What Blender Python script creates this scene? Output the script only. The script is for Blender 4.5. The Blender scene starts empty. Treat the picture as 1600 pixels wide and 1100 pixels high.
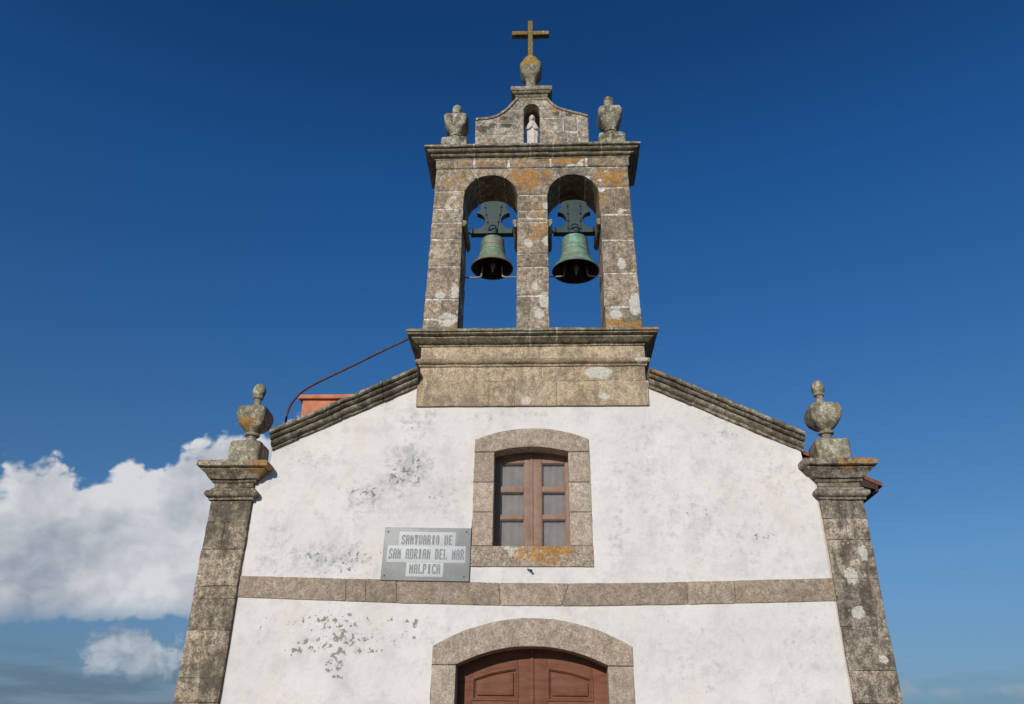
import bpy, bmesh, math, random
from mathutils import Vector, Matrix, noise
from mathutils.geometry import tessellate_polygon
random.seed(7)
S = bpy.context.scene
COL = S.collection

# ------------------------------------------------------------------ camera
cam_d = bpy.data.cameras.new('camera')
cam = bpy.data.objects.new('camera', cam_d)
COL.objects.link(cam)
cam_d.lens = 28.0
cam_d.sensor_width = 36.0
cam_d.clip_start = 0.05
cam_d.clip_end = 30000
rx = Vector((0.999244, 0.037495, 0.010288))
uy = Vector((0.007973, -0.456595, 0.889639))
fz = Vector((-0.038054, 0.888884, 0.456548))
cam.matrix_world = Matrix(((rx.x, uy.x, -fz.x, 0.157), (rx.y, uy.y, -fz.y, -10.6), (rx.z, uy.z, -fz.z, 1.6), (0, 0, 0, 1)))
S.camera = cam
S.view_settings.view_transform = 'Standard'
S.view_settings.look = 'None'
S.view_settings.gamma = 1
S.view_settings.exposure = 0.0
S.cycles.max_bounces = 5
S.cycles.diffuse_bounces = 3
S.cycles.glossy_bounces = 2

# ------------------------------------------------------------------ sun (from the left, in front of the facade)
SUN = Vector((-0.33, -1.0, 0.39)).normalized()
sun_d = bpy.data.lights.new('sun', 'SUN')
sun_d.energy = 3.3
sun_d.angle = math.radians(0.5)
sun_d.color = (1.0, 0.93, 0.85)
sun = bpy.data.objects.new('sun', sun_d)
COL.objects.link(sun)
sun.rotation_euler = SUN.to_track_quat('Z', 'Y').to_euler()


# ------------------------------------------------------------------ node helpers
class V:
    """a shader socket (or number) with arithmetic"""
    def __init__(self, nt, s):
        self.nt = nt
        self.s = s

    def _m(self, op, *others, clamp=False):
        n = self.nt.nodes.new('ShaderNodeMath')
        n.operation = op
        n.use_clamp = clamp
        for i, o in enumerate((self,) + others):
            if isinstance(o, V):
                self.nt.links.new(o.s, n.inputs[i])
            else:
                n.inputs[i].default_value = o
        return V(self.nt, n.outputs[0])

    def __add__(self, o): return self._m('ADD', o)
    def __sub__(self, o): return self._m('SUBTRACT', o)
    def __mul__(self, o): return self._m('MULTIPLY', o)
    def __truediv__(self, o): return self._m('DIVIDE', o)
    __radd__ = __add__
    __rmul__ = __mul__
    def __rsub__(self, o): return (self * -1.0) + o
    def abs(self): return self._m('ABSOLUTE')
    def sqrt(self): return self._m('SQRT')
    def max(self, o): return self._m('MAXIMUM', o)
    def min(self, o): return self._m('MINIMUM', o)
    def clamp(self): return self._m('ADD', 0.0, clamp=True)
    def gt(self, o): return self._m('GREATER_THAN', o)
    def pow(self, o): return self._m('POWER', o)

    def step(self, a, b, lo=0.0, hi=1.0):
        n = self.nt.nodes.new('ShaderNodeMapRange')
        n.interpolation_type = 'SMOOTHSTEP'
        self.nt.links.new(self.s, n.inputs[0])
        n.inputs[1].default_value = a
        n.inputs[2].default_value = b
        n.inputs[3].default_value = lo
        n.inputs[4].default_value = hi
        return V(self.nt, n.outputs[0])


def vmath(nt, op, a, b=None):
    n = nt.nodes.new('ShaderNodeVectorMath')
    n.operation = op
    for i, o in enumerate((a, b)):
        if o is None:
            continue
        if isinstance(o, V):
            nt.links.new(o.s, n.inputs[i])
        else:
            n.inputs[i].default_value = o
    return V(nt, n.outputs[0])


def noise_n(nt, co, scale, detail=4, rough=0.55, col=False, dist=0.0, mul=None):
    if mul:
        co = vmath(nt, 'MULTIPLY', co, mul)
    n = nt.nodes.new('ShaderNodeTexNoise')
    if nt == W.node_tree:
        n.noise_dimensions = '2D'
    n.inputs['Scale'].default_value = scale
    n.inputs['Detail'].default_value = detail
    n.inputs['Roughness'].default_value = rough
    n.inputs['Distortion'].default_value = dist
    nt.links.new(co.s, n.inputs['Vector'])
    return V(nt, n.outputs['Color' if col else 'Fac'])


def mixc(nt, f, a, b, mode='MIX'):
    n = nt.nodes.new('ShaderNodeMix')
    n.data_type = 'RGBA'
    n.blend_type = mode
    n.clamp_factor = True
    for i, o in ((0, f), (6, a), (7, b)):
        if isinstance(o, V):
            nt.links.new(o.s, n.inputs[i])
        elif i == 0:
            n.inputs[i].default_value = o
        else:
            n.inputs[i].default_value = (*o, 1)
    return V(nt, n.outputs[2])


def sep(nt, v):
    n = nt.nodes.new('ShaderNodeSeparateXYZ')
    nt.links.new(v.s, n.inputs[0])
    return [V(nt, o) for o in n.outputs]


def comb(nt, x, y, z):
    n = nt.nodes.new('ShaderNodeCombineXYZ')
    for i, o in enumerate((x, y, z)):
        if isinstance(o, V):
            nt.links.new(o.s, n.inputs[i])
        else:
            n.inputs[i].default_value = o
    return V(nt, n.outputs[0])


# ------------------------------------------------------------------ world: Nishita sky and a cumulus bank out at sea
W = bpy.data.worlds.new('World')
S.world = W
W.use_nodes = True
nt = W.node_tree
nt.nodes.clear()
out = nt.nodes.new('ShaderNodeOutputWorld')
bg = nt.nodes.new('ShaderNodeBackground')
bg.inputs[1].default_value = 0.075
nt.links.new(bg.outputs[0], out.inputs[0])
sky = nt.nodes.new('ShaderNodeTexSky')
sky.sky_type = 'NISHITA'
sky.sun_disc = False
sky.sun_elevation = math.asin(SUN.z)
sky.sun_rotation = math.atan2(SUN.x, SUN.y)
sky.altitude = 60
sky.air_density = 1.0
sky.dust_density = 0.35
sky.ozone_density = 2.2
skc = V(nt, sky.outputs[0])
tc = nt.nodes.new('ShaderNodeTexCoord')
dirv = V(nt, tc.outputs['Generated'])
dx, dy, dz = sep(nt, dirv)
az = dx._m('ARCTAN2', dy) * (180 / math.pi)
el = dz._m('ARCSINE') * (180 / math.pi)
# a polarised, slightly deeper and cooler sky
cr = nt.nodes.new('ShaderNodeValToRGB')
nt.links.new((el / 50.0).s, cr.inputs[0])
stops = [(3, (.35, .50, .76)), (6.5, (.46, .62, .83)), (12, (.52, .79, 1.03)), (20, (.42, .80, 1.13)), (27, (.32, .79, 1.25)), (38, (.21, .74, 1.3)), (48, (.15, .56, 1.05))]
while len(cr.color_ramp.elements) < len(stops):
    cr.color_ramp.elements.new(0.5)
for e_, (p_, c_) in zip(cr.color_ramp.elements, stops):
    e_.position = p_ / 50
    e_.color = (c_[0] / 1.5, c_[1] / 1.5, c_[2] / 1.5, 1)
tint = vmath(nt, 'MULTIPLY', V(nt, cr.outputs[0]), (1.5, 1.5, 1.5))
skc = mixc(nt, 1.0, skc, tint, 'MULTIPLY')
pc = comb(nt, az * 0.11, el * 0.13, 0.0)
warp = noise_n(nt, pc, 3.0, 4, 0.55, col=True)
pw = vmath(nt, 'ADD', pc, vmath(nt, 'MULTIPLY', vmath(nt, 'SUBTRACT', warp, (0.5, 0.5, 0.5)), (0.16, 0.16, 0.0)))


def billow(co, scale, detail=5.0, rough=0.5):
    n = nt.nodes.new('ShaderNodeTexVoronoi')
    n.voronoi_dimensions = '2D'
    n.feature = 'F1'
    n.inputs['Scale'].default_value = scale
    n.inputs['Detail'].default_value = detail
    n.inputs['Roughness'].default_value = rough
    n.normalize = True
    nt.links.new(co.s, n.inputs['Vector'])
    return 1.0 - V(nt, n.outputs['Distance'])


def cloudn(co):
    return billow(co, 3.4, 3.0, 0.5) * 0.72 + noise_n(nt, co, 2.6, 6, 0.5) * 0.28


n1 = cloudn(pw)
n2 = cloudn(vmath(nt, 'ADD', pw, (-0.06, 0.07, 0.0)))
big = noise_n(nt, vmath(nt, 'ADD', pw, (1.1, 7.0, 0.0)), 1.35, 5, 0.5)
# main bank: between 7 and about 16 degrees up, rising to the right, ending behind the chapel
top = 14.25 + (az + 36.0) * 0.40 + (noise_n(nt, comb(nt, az * 0.1, 3.7, 0.0), 2.3, 3, 0.5) - 0.5) * 4.0
d_top = (top - el) * 0.17
d_bot = (el - 7.2 - (az + 34.0) * 0.06) * 0.34
d_r = (-12.0 - az) * 0.2
d_l = (az + 75.0) * 0.2
body = d_top.min(d_bot).min(d_r).min(d_l)
dens = (body + (n1 - 0.56) * 1.25) * body.step(-0.42, -0.22)
m_main = dens.step(0.0, 0.15) * d_bot.step(-0.4, 0.5)
n3 = noise_n(nt, pw, 4.5, 6, 0.6)
n4 = noise_n(nt, vmath(nt, 'ADD', pw, (-0.03, 0.035, 0.0)), 4.5, 6, 0.6)
light = ((n1 - n2) * 3.2 + (n3 - n4) * 1.2 + 0.5).clamp()
rim = dens.step(0.1, 1.1, 1.0, 0.0)
hgt = (el - 7.0).step(0.0, 8.0)
shade = (light * 0.34 + hgt * 0.20 + (big - 0.5) * 2.3 + rim * d_bot.step(0.3, 2.0) * 0.26 + 0.30).clamp()
cl_c = mixc(nt, shade, (4.1, 4.7, 5.7), (8.8, 9.0, 9.3))
# smaller cloud beneath it
e2 = ((az + 26.3) * (az + 26.3) * 0.06 + (el - 5.7) * (el - 5.7) * 0.30)
dens2 = 0.75 - e2 + (n1 - 0.58) * 2.2 + (n3 - 0.5) * 2.0
m2 = dens2.step(0.0, 0.55) * 0.85 * (el - 4.2).step(-0.5, 0.8)
c2 = mixc(nt, light, (2.9, 3.8, 4.9), (6.6, 7.2, 7.8))
# grey haze band near the sea
hz = noise_n(nt, comb(nt, az * 0.05, el * 0.35, 1.0), 2.4, 7, 0.55)
m3 = (el + (hz - 0.5) * 5.0).step(2.5, 6.4, 1.0, 0.0)
left = az.step(-22.0, -8.0, 0.88, 0.25)
c3 = mixc(nt, hz.step(0.4, 0.65), (1.55, 2.35, 3.4), (2.5, 3.3, 4.3))
dens4 = (el - 4.0).abs() * -0.8 + 0.35 + (noise_n(nt, pc, 4.0, 6, 0.6) - 0.5) * 2.2
m4 = dens4.step(0.0, 0.6) * az.step(15.0, 22.0) * 0.45
c = mixc(nt, m3 * left, skc, c3)
c = mixc(nt, m4, c, (4.6, 5.0, 5.6))
c = mixc(nt, m2, c, c2)
c = mixc(nt, m_main, c, cl_c)
nt.links.new(c.s, bg.inputs[0])


# ------------------------------------------------------------------ materials
def new_mat(name):
    m = bpy.data.materials.new(name)
    m.use_nodes = True
    nt = m.node_tree
    b = nt.nodes['Principled BSDF']
    b.inputs['Roughness'].default_value = 0.85
    b.inputs['Specular IOR Level'].default_value = 0.25
    t = nt.nodes.new('ShaderNodeTexCoord')
    return m, nt, b, V(nt, t.outputs['Object'])


def bump(nt, b, h, strength=0.4, dist=0.01):
    n = nt.nodes.new('ShaderNodeBump')
    n.inputs['Strength'].default_value = strength
    n.inputs['Distance'].default_value = dist
    nt.links.new(h.s, n.inputs['Height'])
    nt.links.new(n.outputs[0], b.inputs['Normal'])


def blobs(nt, co, spots, warp_amt=0.25, wscale=3.0):
    """sum of soft ellipses (x, z, rx, rz) in the facade plane, edges warped by noise"""
    w = noise_n(nt, co, wscale, 5, 0.6, col=True)
    cw = vmath(nt, 'ADD', co, vmath(nt, 'MULTIPLY', vmath(nt, 'SUBTRACT', w, (0.5,) * 3), (warp_amt,) * 3))
    x, y, z = sep(nt, cw)
    tot = None
    for (sx, sz, rx_, rz_, k) in spots:
        a = (x - sx) / rx_
        c_ = (z - sz) / rz_
        v = (1.0 - (a * a + c_ * c_)).max(0.0) * k
        tot = v if tot is None else tot.max(v)
    return tot


def stone(name, c1, c2, dark=0.5, darkcol=(0.078, 0.062, 0.046), orange=(), white=0.0, orange_all=0.0,
          spots=(), dspots=(), joints=(), moss=0.0, island=True, speck=1.0, ochre=0.0, seed=0.0, topdark=0.0, jcol=(0.5, 0.46, 0.4), mott=1.0, ocol=((0.30, 0.135, 0.03), (0.50, 0.26, 0.06))):
    m, nt, b, co = new_mat(name)
    cs = vmath(nt, 'ADD', co, (seed, seed * 1.7, seed * 0.6))
    g = nt.nodes.new('ShaderNodeNewGeometry')
    rnd = V(nt, g.outputs['Random Per Island'])
    nx, ny, nz = sep(nt, V(nt, g.outputs['Normal']))
    c = mixc(nt, rnd if island else noise_n(nt, cs, 1.2, 2), c1, c2)
    # per-stone brightness
    if island:
        r2 = (rnd * 7.31)._m('FRACT')
        f = r2 * 0.44 + 0.77
        c = vmath(nt, 'MULTIPLY', c, comb(nt, f, f, f))
    med = noise_n(nt, cs, 12.0, 6, 0.68)
    f = med.step(0.36, 0.64, 1.0 - 0.40 * mott, 1.0 + 0.42 * mott)
    c = vmath(nt, 'MULTIPLY', c, comb(nt, f, f, f))
    if ochre:
        c = mixc(nt, noise_n(nt, vmath(nt, 'ADD', cs, (7, 3, 1)), 2.6, 6, 0.65).step(0.5, 0.68) * ochre, c, (0.36, 0.235, 0.10))
    fine = noise_n(nt, cs, 55.0, 3, 0.8)
    f = fine.step(0.32, 0.68, 1.0 - 0.42 * speck, 1.0 + 0.42 * speck)
    c = vmath(nt, 'MULTIPLY', c, comb(nt, f, f, f))
    # dark weathering, in clumps and vertical runs
    dk = noise_n(nt, cs, 2.3, 9, 0.72)
    st = noise_n(nt, cs, 3.0, 6, 0.7, mul=(3.0, 3.0, 0.6))
    dm = (dk * 0.6 + st * 0.4).step(0.47, 0.56) * dark
    c = mixc(nt, dm, c, darkcol)
    blot = noise_n(nt, cs, 15.0, 6, 0.75).step(0.53, 0.61) * (0.08 + dark * 0.62)
    c = mixc(nt, blot, c, darkcol)
    pl = noise_n(nt, vmath(nt, 'ADD', cs, (1.3, 9.1, 5.2)), 5.0, 8, 0.75).step(0.53, 0.63) * (0.05 + dark * 0.45)
    c = mixc(nt, pl, c, (0.40, 0.36, 0.29))
    if moss:
        mm = noise_n(nt, cs, 9.0, 6, 0.7).step(0.42, 0.6) * moss
        c = mixc(nt, mm, c, (0.17, 0.165, 0.06))
    if topdark:
        tm = (nz + (noise_n(nt, cs, 8.0, 5) - 0.5) * 1.2).step(0.15, 0.75) * topdark
        c = mixc(nt, tm, c, (0.055, 0.05, 0.035))
    if white:
        wv = noise_n(nt, cs, 9.0, 4, 0.6, col=True)
        cw = vmath(nt, 'ADD', cs, vmath(nt, 'MULTIPLY', vmath(nt, 'SUBTRACT', wv, (0.5,) * 3), (0.05,) * 3))
        for sc, r_, thr in ((6.0, 0.22, 0.62), (15.0, 0.26, 0.45)):
            vo = nt.nodes.new('ShaderNodeTexVoronoi')
            vo.inputs['Scale'].default_value = sc
            nt.links.new(cw.s, vo.inputs['Vector'])
            d = V(nt, vo.outputs['Distance'])
            cell = sep(nt, V(nt, vo.outputs['Color']))
            rad = (cell[1] * 0.7 + 0.3) * r_
            mk = (rad - d).step(0.0, 0.05) * cell[0].gt(1.0 - (1.0 - thr) * white)
            pat = noise_n(nt, cs, 30.0, 4, 0.7).step(0.42, 0.54)
            c = mixc(nt, mk * pat * 0.82, c, (0.55, 0.525, 0.44))
    if spots:
        sm = (blobs(nt, co, spots, 0.07, 9.0) + (noise_n(nt, cs, 15.0, 6, 0.8) - 0.5) * 2.0).step(0.30, 0.48)
        c = mixc(nt, sm * noise_n(nt, cs, 34.0, 3, 0.7).step(0.3, 0.6, 0.45, 0.95), c, (0.62, 0.595, 0.51))
    if dspots:
        sm = (blobs(nt, co, dspots, 0.1, 8.0) + (noise_n(nt, cs, 17.0, 5, 0.8) - 0.5) * 2.6).step(0.55, 0.72)
        c = mixc(nt, sm * 0.8, c, (0.05, 0.052, 0.04))
    on = noise_n(nt, vmath(nt, 'ADD', cs, (3.1, 8.2, 4.4)), 6.5, 8, 0.72)
    if orange:
        ob = blobs(nt, co, orange, 0.3, 4.0)
        ob = ob.min(1.2)
        om = (ob * 0.165 + on * 0.55 + noise_n(nt, cs, 21.0, 6, 0.8) * 0.55).step(0.665, 0.725) * ob.step(0.0, 0.10)
        oc = mixc(nt, noise_n(nt, cs, 30.0, 4, 0.7).step(0.35, 0.65), ocol[0], ocol[1])
        c = mixc(nt, om * 0.82, c, oc)
    if orange_all:
        om = (on + (orange_all - 0.5) * 0.2).step(0.58, 0.70)
        c = mixc(nt, om * 0.75, c, (0.40, 0.20, 0.055))
    if joints:
        jm = None
        x, y, z = sep(nt, co)
        wob = (noise_n(nt, co, 6.0, 3) - 0.5) * 0.05
        for jx in joints:
            v = ((x + wob - jx).abs() * -1.0 + 0.017).step(0.0, 0.008)
            jm = v if jm is None else jm.max(v)
        c = mixc(nt, jm * noise_n(nt, cs, 14.0, 3).step(0.38, 0.5), c, jcol)
    f = noise_n(nt, cs, 38.0, 4, 0.75).step(0.35, 0.65, 0.80, 1.18)
    c = vmath(nt, 'MULTIPLY', c, comb(nt, f, f, f))
    nt.links.new(c.s, b.inputs['Base Color'])
    b.inputs['Roughness'].default_value = 0.92
    h = fine * 0.35 + med * 1.3 + noise_n(nt, cs, 22.0, 5, 0.7) * 0.8
    bump(nt, b, h, 0.6, 0.014)
    return m


def plain(name, col, rough=0.6, metal=0.0, var=0.15, scale=12.0, bstr=0.2, col2=None, spec=0.4, thr=(0.45, 0.7)):
    m, nt, b, co = new_mat(name)
    n_ = noise_n(nt, co, scale, 6, 0.65)
    f = n_.step(0.3, 0.7, 1 - var, 1 + var)
    c = vmath(nt, 'MULTIPLY', comb(nt, *col), comb(nt, f, f, f))
    if col2:
        c = mixc(nt, noise_n(nt, co, scale * 0.6, 7, 0.7).step(*thr), c, col2)
    nt.links.new(c.s, b.inputs['Base Color'])
    b.inputs['Roughness'].default_value = rough
    b.inputs['Metallic'].default_value = metal
    b.inputs['Specular IOR Level'].default_value = spec
    bump(nt, b, noise_n(nt, co, scale * 3, 4), bstr, 0.004)
    return m


# whitewashed plaster with mould and flaked patches
def plaster_mat():
    m, nt, b, co = new_mat('whitewash_plaster')
    n1 = noise_n(nt, co, 0.9, 6, 0.6)
    n2 = noise_n(nt, co, 3.5, 8, 0.68)
    c = mixc(nt, n1.step(0.35, 0.65), (0.775, 0.742, 0.69), (0.70, 0.672, 0.628))
    c = mixc(nt, n2.step(0.47, 0.64) * 0.42, c, (0.55, 0.53, 0.505))
    c = mixc(nt, noise_n(nt, co, 1.7, 5, 0.6, mul=(1, 1, 0.45)).step(0.53, 0.72) * 0.4, c, (0.74, 0.63, 0.56))
    fg = noise_n(nt, vmath(nt, 'ADD', co, (2.0, 6.0, 9.0)), 2.0, 9, 0.72) * 0.55 + noise_n(nt, co, 11.0, 7, 0.75) * 0.45
    c = mixc(nt, fg.step(0.50, 0.62) * 0.34, c, (0.47, 0.45, 0.425))
    # soft grey mould clouds
    soft = [(-1.72, 5.30, .42, .50, 1), (-1.85, 5.05, .35, .30, .9), (-1.58, 5.95, .4, .3, .6), (0.0, 2.9, 3.5, .5, .2), (3.3, 5.1, .5, .4, .45), (2.2, 4.5, 1.2, .7, .4), (1.15, 4.2, .25, .5, .5), (-1.16, 4.9, .35, .45, .55), (-2.3, 4.8, .5, .35, .7),
            (-2.75, 4.0, .75, .28, .85), (-3.45, 4.1, .28, .7, .55), (2.72, 5.8, .6, .5, .45), (1.48, 5.0, .6, .7, .4), (2.9, 4.2, .9, .4, .35),
            (-0.2, 6.02, .8, .14, .35), (-3.1, 5.4, .5, .3, .3), (1.6, 5.7, .5, .4, .4), (2.1, 2.7, .7, .6, .3), (-2.5, 3.0, .8, .35, .5), (3.4, 3.0, .5, .6, .35)]
    sb = blobs(nt, co, soft, 0.5, 2.2)
    grain = noise_n(nt, co, 9.0, 9, 0.75)
    c = mixc(nt, (sb * 0.22 + grain).step(0.56, 0.78) * 0.6, c, (0.33, 0.325, 0.31))
    # crisp little black spots inside the mould
    crisp = [(-1.72, 5.22, .26, .34, 1), (-1.9, 5.12, .2, .2, 1), (-2.25, 4.86, .34, .16, 1), (-2.37, 4.6, .12, .14, .9), (-2.05, 4.62, .1, .12, .9),
             (-2.9, 3.98, .35, .09, .9), (-2.33, 3.98, .42, .14, 1), (-2.5, 3.8, .35, .07, .9), (2.7, 5.85, .3, .35, .35), (-1.7, 5.85, .12, .1, .6), (-0.75, 6.0, .4, .08, .4),
             (3.1, 4.3, .4, .15, .4), (2.2, 4.6, .5, .2, .3), (-3.2, 5.4, .3, .2, .25), (-1.3, 4.8, .15, .3, .45)]
    cb = blobs(nt, co, crisp, 0.3, 5.0)
    g2 = noise_n(nt, co, 13.0, 6, 0.72)
    c = mixc(nt, (cb * 0.11 + g2).step(0.62, 0.68) * cb.step(0.0, 0.1) * 0.85, c, (0.17, 0.17, 0.15))
    # flakes where the wash has come off: grey render beneath
    flake = [(-2.86, 2.85, .28, .11, 1), (-2.46, 2.68, .16, .26, 1.15), (-2.42, 2.98, .3, .25, .95), (-2.6, 3.18, .55, .16, .8), (-1.5, 3.17, .16, .1, .7),
             (-2.2, 2.85, .5, .2, .6), (-3.2, 3.12, .35, .08, .5), (-2.1, 3.0, .9, .35, .3)]
    fb = blobs(nt, co, flake, 0.28, 5.0)
    g3 = noise_n(nt, vmath(nt, 'ADD', co, (4, 4, 4)), 13.0, 6, 0.66)
    fm = (fb * 0.125 + g3).step(0.635, 0.65) * fb.step(0.0, 0.05)
    c = mixc(nt, fm * 0.9, c, (0.26, 0.24, 0.20))
    px_, py_, pz_ = sep(nt, co)
    edge_ = (px_ + 0.0).abs().step(3.835, 3.85) * pz_.step(5.2, 5.15) * 0.42
    c = mixc(nt, edge_, c, (0.42, 0.24, 0.18))
    # stray specks
    vo = nt.nodes.new('ShaderNodeTexVoronoi')
    vo.inputs['Scale'].default_value = 5.0
    nt.links.new(vmath(nt, 'ADD', co, vmath(nt, 'MULTIPLY', noise_n(nt, co, 20.0, 3, col=True), (0.06,) * 3)).s, vo.inputs['Vector'])
    cell = sep(nt, V(nt, vo.outputs['Color']))
    sp = (cell[1] * 0.085 - V(nt, vo.outputs['Distance'])).step(0.0, 0.02) * cell[0].gt(0.62)
    c = mixc(nt, sp * 0.65, c, (0.25, 0.24, 0.22))
    nt.links.new(c.s, b.inputs['Base Color'])
    b.inputs['Roughness'].default_value = 0.9
    h = noise_n(nt, co, 1.3, 4) * 3.0 + n2 * 0.9 + noise_n(nt, co, 30.0, 4, 0.7) * 0.16 - fm * 0.5
    bump(nt, b, h, 0.55, 0.03)
    return m


M = {}
M['plaster'] = plaster_mat()
G1, G2 = (0.225, 0.185, 0.14), (0.31, 0.25, 0.19)
D1, D2 = (0.165, 0.14, 0.108), (0.235, 0.195, 0.145)
M['tower'] = stone('belfry_granite', (0.310, 0.259, 0.189), (0.411, 0.329, 0.234), dark=0.5, white=0.35, ochre=0.25,
                   orange=[(-1.35, 10.3, .5, .4, .85), (-0.1, 10.35, .55, .5, 1.1), (-0.9, 10.66, .9, .12, .8), (0.0, 10.7, 1.6, .12, .7), (1.3, 10.35, .45, .5, 1), (0.6, 10.68, .5, .1, 1.3), (1.2, 10.0, .2, .4, .8),
                           (-1.2, 10.0, .15, .5, .7), (0.12, 9.35, .22, .6, 1.1), (1.5, 9.7, .2, .4, .7), (-1.5, 9.9, .2, .4, .6), (0.0, 9.2, .3, .2, .6), (-1.3, 7.45, .4, .15, .7), (1.4, 7.5, .5, .14, 1.2), (0.0, 7.45, .3, .12, .6), (-1.3, 8.2, .15, .12, .5)],
                   spots=[(-0.05, 9.02, .09, .11, 1), (0.24, 9.05, .09, .12, 1), (0.24, 9.75, .08, .09, 1), (0.05, 8.2, .07, .1, .9), (0.2, 7.95, .12, .17, 1), (0.12, 7.7, .09, .11, 1),
                          (1.6, 7.85, .13, .25, 1), (1.28, 7.68, .11, .12, 1), (1.42, 8.6, .09, .13, .9), (-1.42, 8.05, .1, .09, .9), (-1.2, 8.1, .09, .2, .8), (-1.3, 7.62, .2, .16, .9), (-1.4, 9.75, .06, .07, .9), (-1.25, 9.7, .05, .07, .9), (1.45, 9.6, .06, .12, .7), (-1.3, 9.95, .05, .05, .9)])
M['mortar'] = stone('lime_mortar', (0.60, 0.55, 0.48), (0.64, 0.59, 0.52), dark=0.2, island=False, speck=0.4)
M['darkmortar'] = stone('old_mortar', (0.16, 0.135, 0.105), (0.2, 0.17, 0.13), dark=0.6, island=False)
M['cornice'] = stone('weathered_cornice_granite', c1=(0.288, 0.258, 0.196), c2=(0.366, 0.312, 0.234), dark=0.5, white=0.3, moss=0.35, ochre=0.3, island=False, topdark=0.6,
                     orange=[(1.6, 10.93, .35, .06, 1.2), (1.0, 10.9, .5, .04, .5), (1.75, 7.3, .35, .06, 1.1)], joints=(-0.98, -0.02, 0.37, 1.18))
M['plinth'] = stone('tan_granite_plinth', mott=0.35, c1=(0.454, 0.355, 0.234), c2=(0.555, 0.439, 0.295), dark=0.42, white=0.28, ochre=0.35, island=True, speck=0.8,
                    spots=[(0.98, 6.68, .26, .12, 1), (1.6, 6.87, .12, .06, 1), (-0.08, 6.23, .09, .08, 1), (1.05, 6.3, .12, .06, .7)])
M['raking'] = stone('raking_cornice_granite', (0.260, 0.223, 0.171), (0.372, 0.319, 0.245), dark=0.75, white=0.45, moss=0.25, ochre=0.2, island=False, topdark=0.8,
                    orange=[(1.85, 6.6, .25, .1, 1), (2.6, 6.25, .25, .08, .7)])
M['pil_l'] = stone('left_pilaster_granite', (0.25, 0.205, 0.145), (0.38, 0.31, 0.22), dark=0.75, white=0.25, ochre=0.3, seed=2.0, topdark=0.4,
                   orange=[(-3.75, 5.2, .28, .16, 1.2)], moss=0.04)
M['pil_r'] = stone('right_pilaster_granite', (0.23, 0.195, 0.15), (0.33, 0.275, 0.21), dark=0.8, white=0.6, ochre=0.2, seed=5.0, topdark=0.4,
                   orange=[(4.35, 5.22, .4, .1, 1.3), (4.4, 4.0, .1, .8, .35)], spots=[(4.1, 3.3, .12, .1, 1), (4.3, 2.75, .07, .07, 1), (4.3, 4.05, .08, .12, .9), (4.1, 3.75, .12, .15, .8)])
M['surround'] = stone('pink_granite_surround', mott=0.45, c1=(0.416, 0.329, 0.256), c2=(0.442, 0.365, 0.280), dark=0.12, speck=0.65, ochre=0.2, seed=9.0)
M['sill'] = stone('lichened_granite_sill', mott=0.40, c1=(0.394, 0.314, 0.241), c2=(0.414, 0.340, 0.256), dark=0.2, speck=1.2, seed=9.0,
                  orange=[(0.22, 4.13, .32, .12, 2.2), (0.12, 4.02, .55, .2, 1.15), (0.18, 4.05, .26, .16, 1.8), (0.42, 4.10, .18, .12, 2.0), (-0.2, 4.1, .13, .09, 1.6)], spots=[(-0.22, 4.06, .12, .09, .8), (-0.02, 4.0, .12, .07, .8), (0.08, 4.07, .06, .05, .8), (-.33, 4.11, .05, .04, .8)])
M['string'] = stone('string_course_granite', mott=0.5, c1=(0.389, 0.302, 0.226), c2=(0.414, 0.338, 0.261), dark=0.15, speck=0.65, ochre=0.25, seed=12.0)
M['urn'] = stone('lichened_urn_granite', (0.370, 0.323, 0.239), (0.447, 0.400, 0.308), dark=0.55, white=0.5, moss=0.5, island=False, orange=[(-4.15, 5.95, .22, .12, 1.3), (-4.2, 5.3, .3, .06, .6)], seed=3.0)
M['topurn'] = stone('dark_lichened_urn_granite', (0.374, 0.343, 0.265), (0.468, 0.421, 0.328), dark=0.9, white=0.6, moss=0.3, island=False, seed=6.0)
M['pediment'] = stone('pale_granite_pediment', (0.382, 0.327, 0.253), (0.444, 0.382, 0.308), dark=0.45, white=0.35, ochre=0.3, island=True, seed=4.0,
                      orange=[(0.42, 12.05, .14, .22, 1.2), (-0.75, 11.2, .2, .14, 1), (0.8, 11.5, .2, .25, .8), (0.3, 11.5, .15, .15, .8), (0.8, 11.9, .2, .08, .8)],
                      dspots=[(-.85, 11.55, .2, .16, 1), (-.7, 11.62, .12, .1, 1), (-.45, 11.62, .16, .1, 1), (-.5, 11.78, .1, .08, .8), (.45, 11.86, .14, .1, 1), (.68, 11.84, .12, .06, .9)], spots=[], joints=())
M['cross'] = stone('golden_lichened_granite', ocol=((0.14, 0.088, 0.018), (0.27, 0.17, 0.03)), c1=(0.287, 0.241, 0.172), c2=(0.333, 0.287, 0.207), dark=0.35, moss=0.2, island=False, seed=8.0,
                   orange=[(0.0, 14.2, .7, .9, 1.2), (0.0, 13.40, .5, .34, 3.0), (0.15, 12.42, .3, .08, 1)])
M['crossball'] = stone('yellow_lichened_granite', (0.30, 0.26, 0.19), (0.35, 0.31, 0.23), dark=0.4, moss=0.25, island=False, seed=8.5, ocol=((0.27, 0.155, 0.02), (0.42, 0.25, 0.035)),
                       orange=[(-.015, 13.45, .4, .34, 3.5)])
M['bellL'] = plain('olive_bell_bronze', (0.18, 0.255, 0.175), 0.65, 0.2, 0.35, 9, 0.3, col2=(0.25, 0.215, 0.13), thr=(0.46, 0.64))
M['bellR'] = plain('verdigris_bell_bronze', (0.18, 0.295, 0.225), 0.65, 0.2, 0.35, 9, 0.3, col2=(0.25, 0.21, 0.13), thr=(0.48, 0.64))
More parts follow.
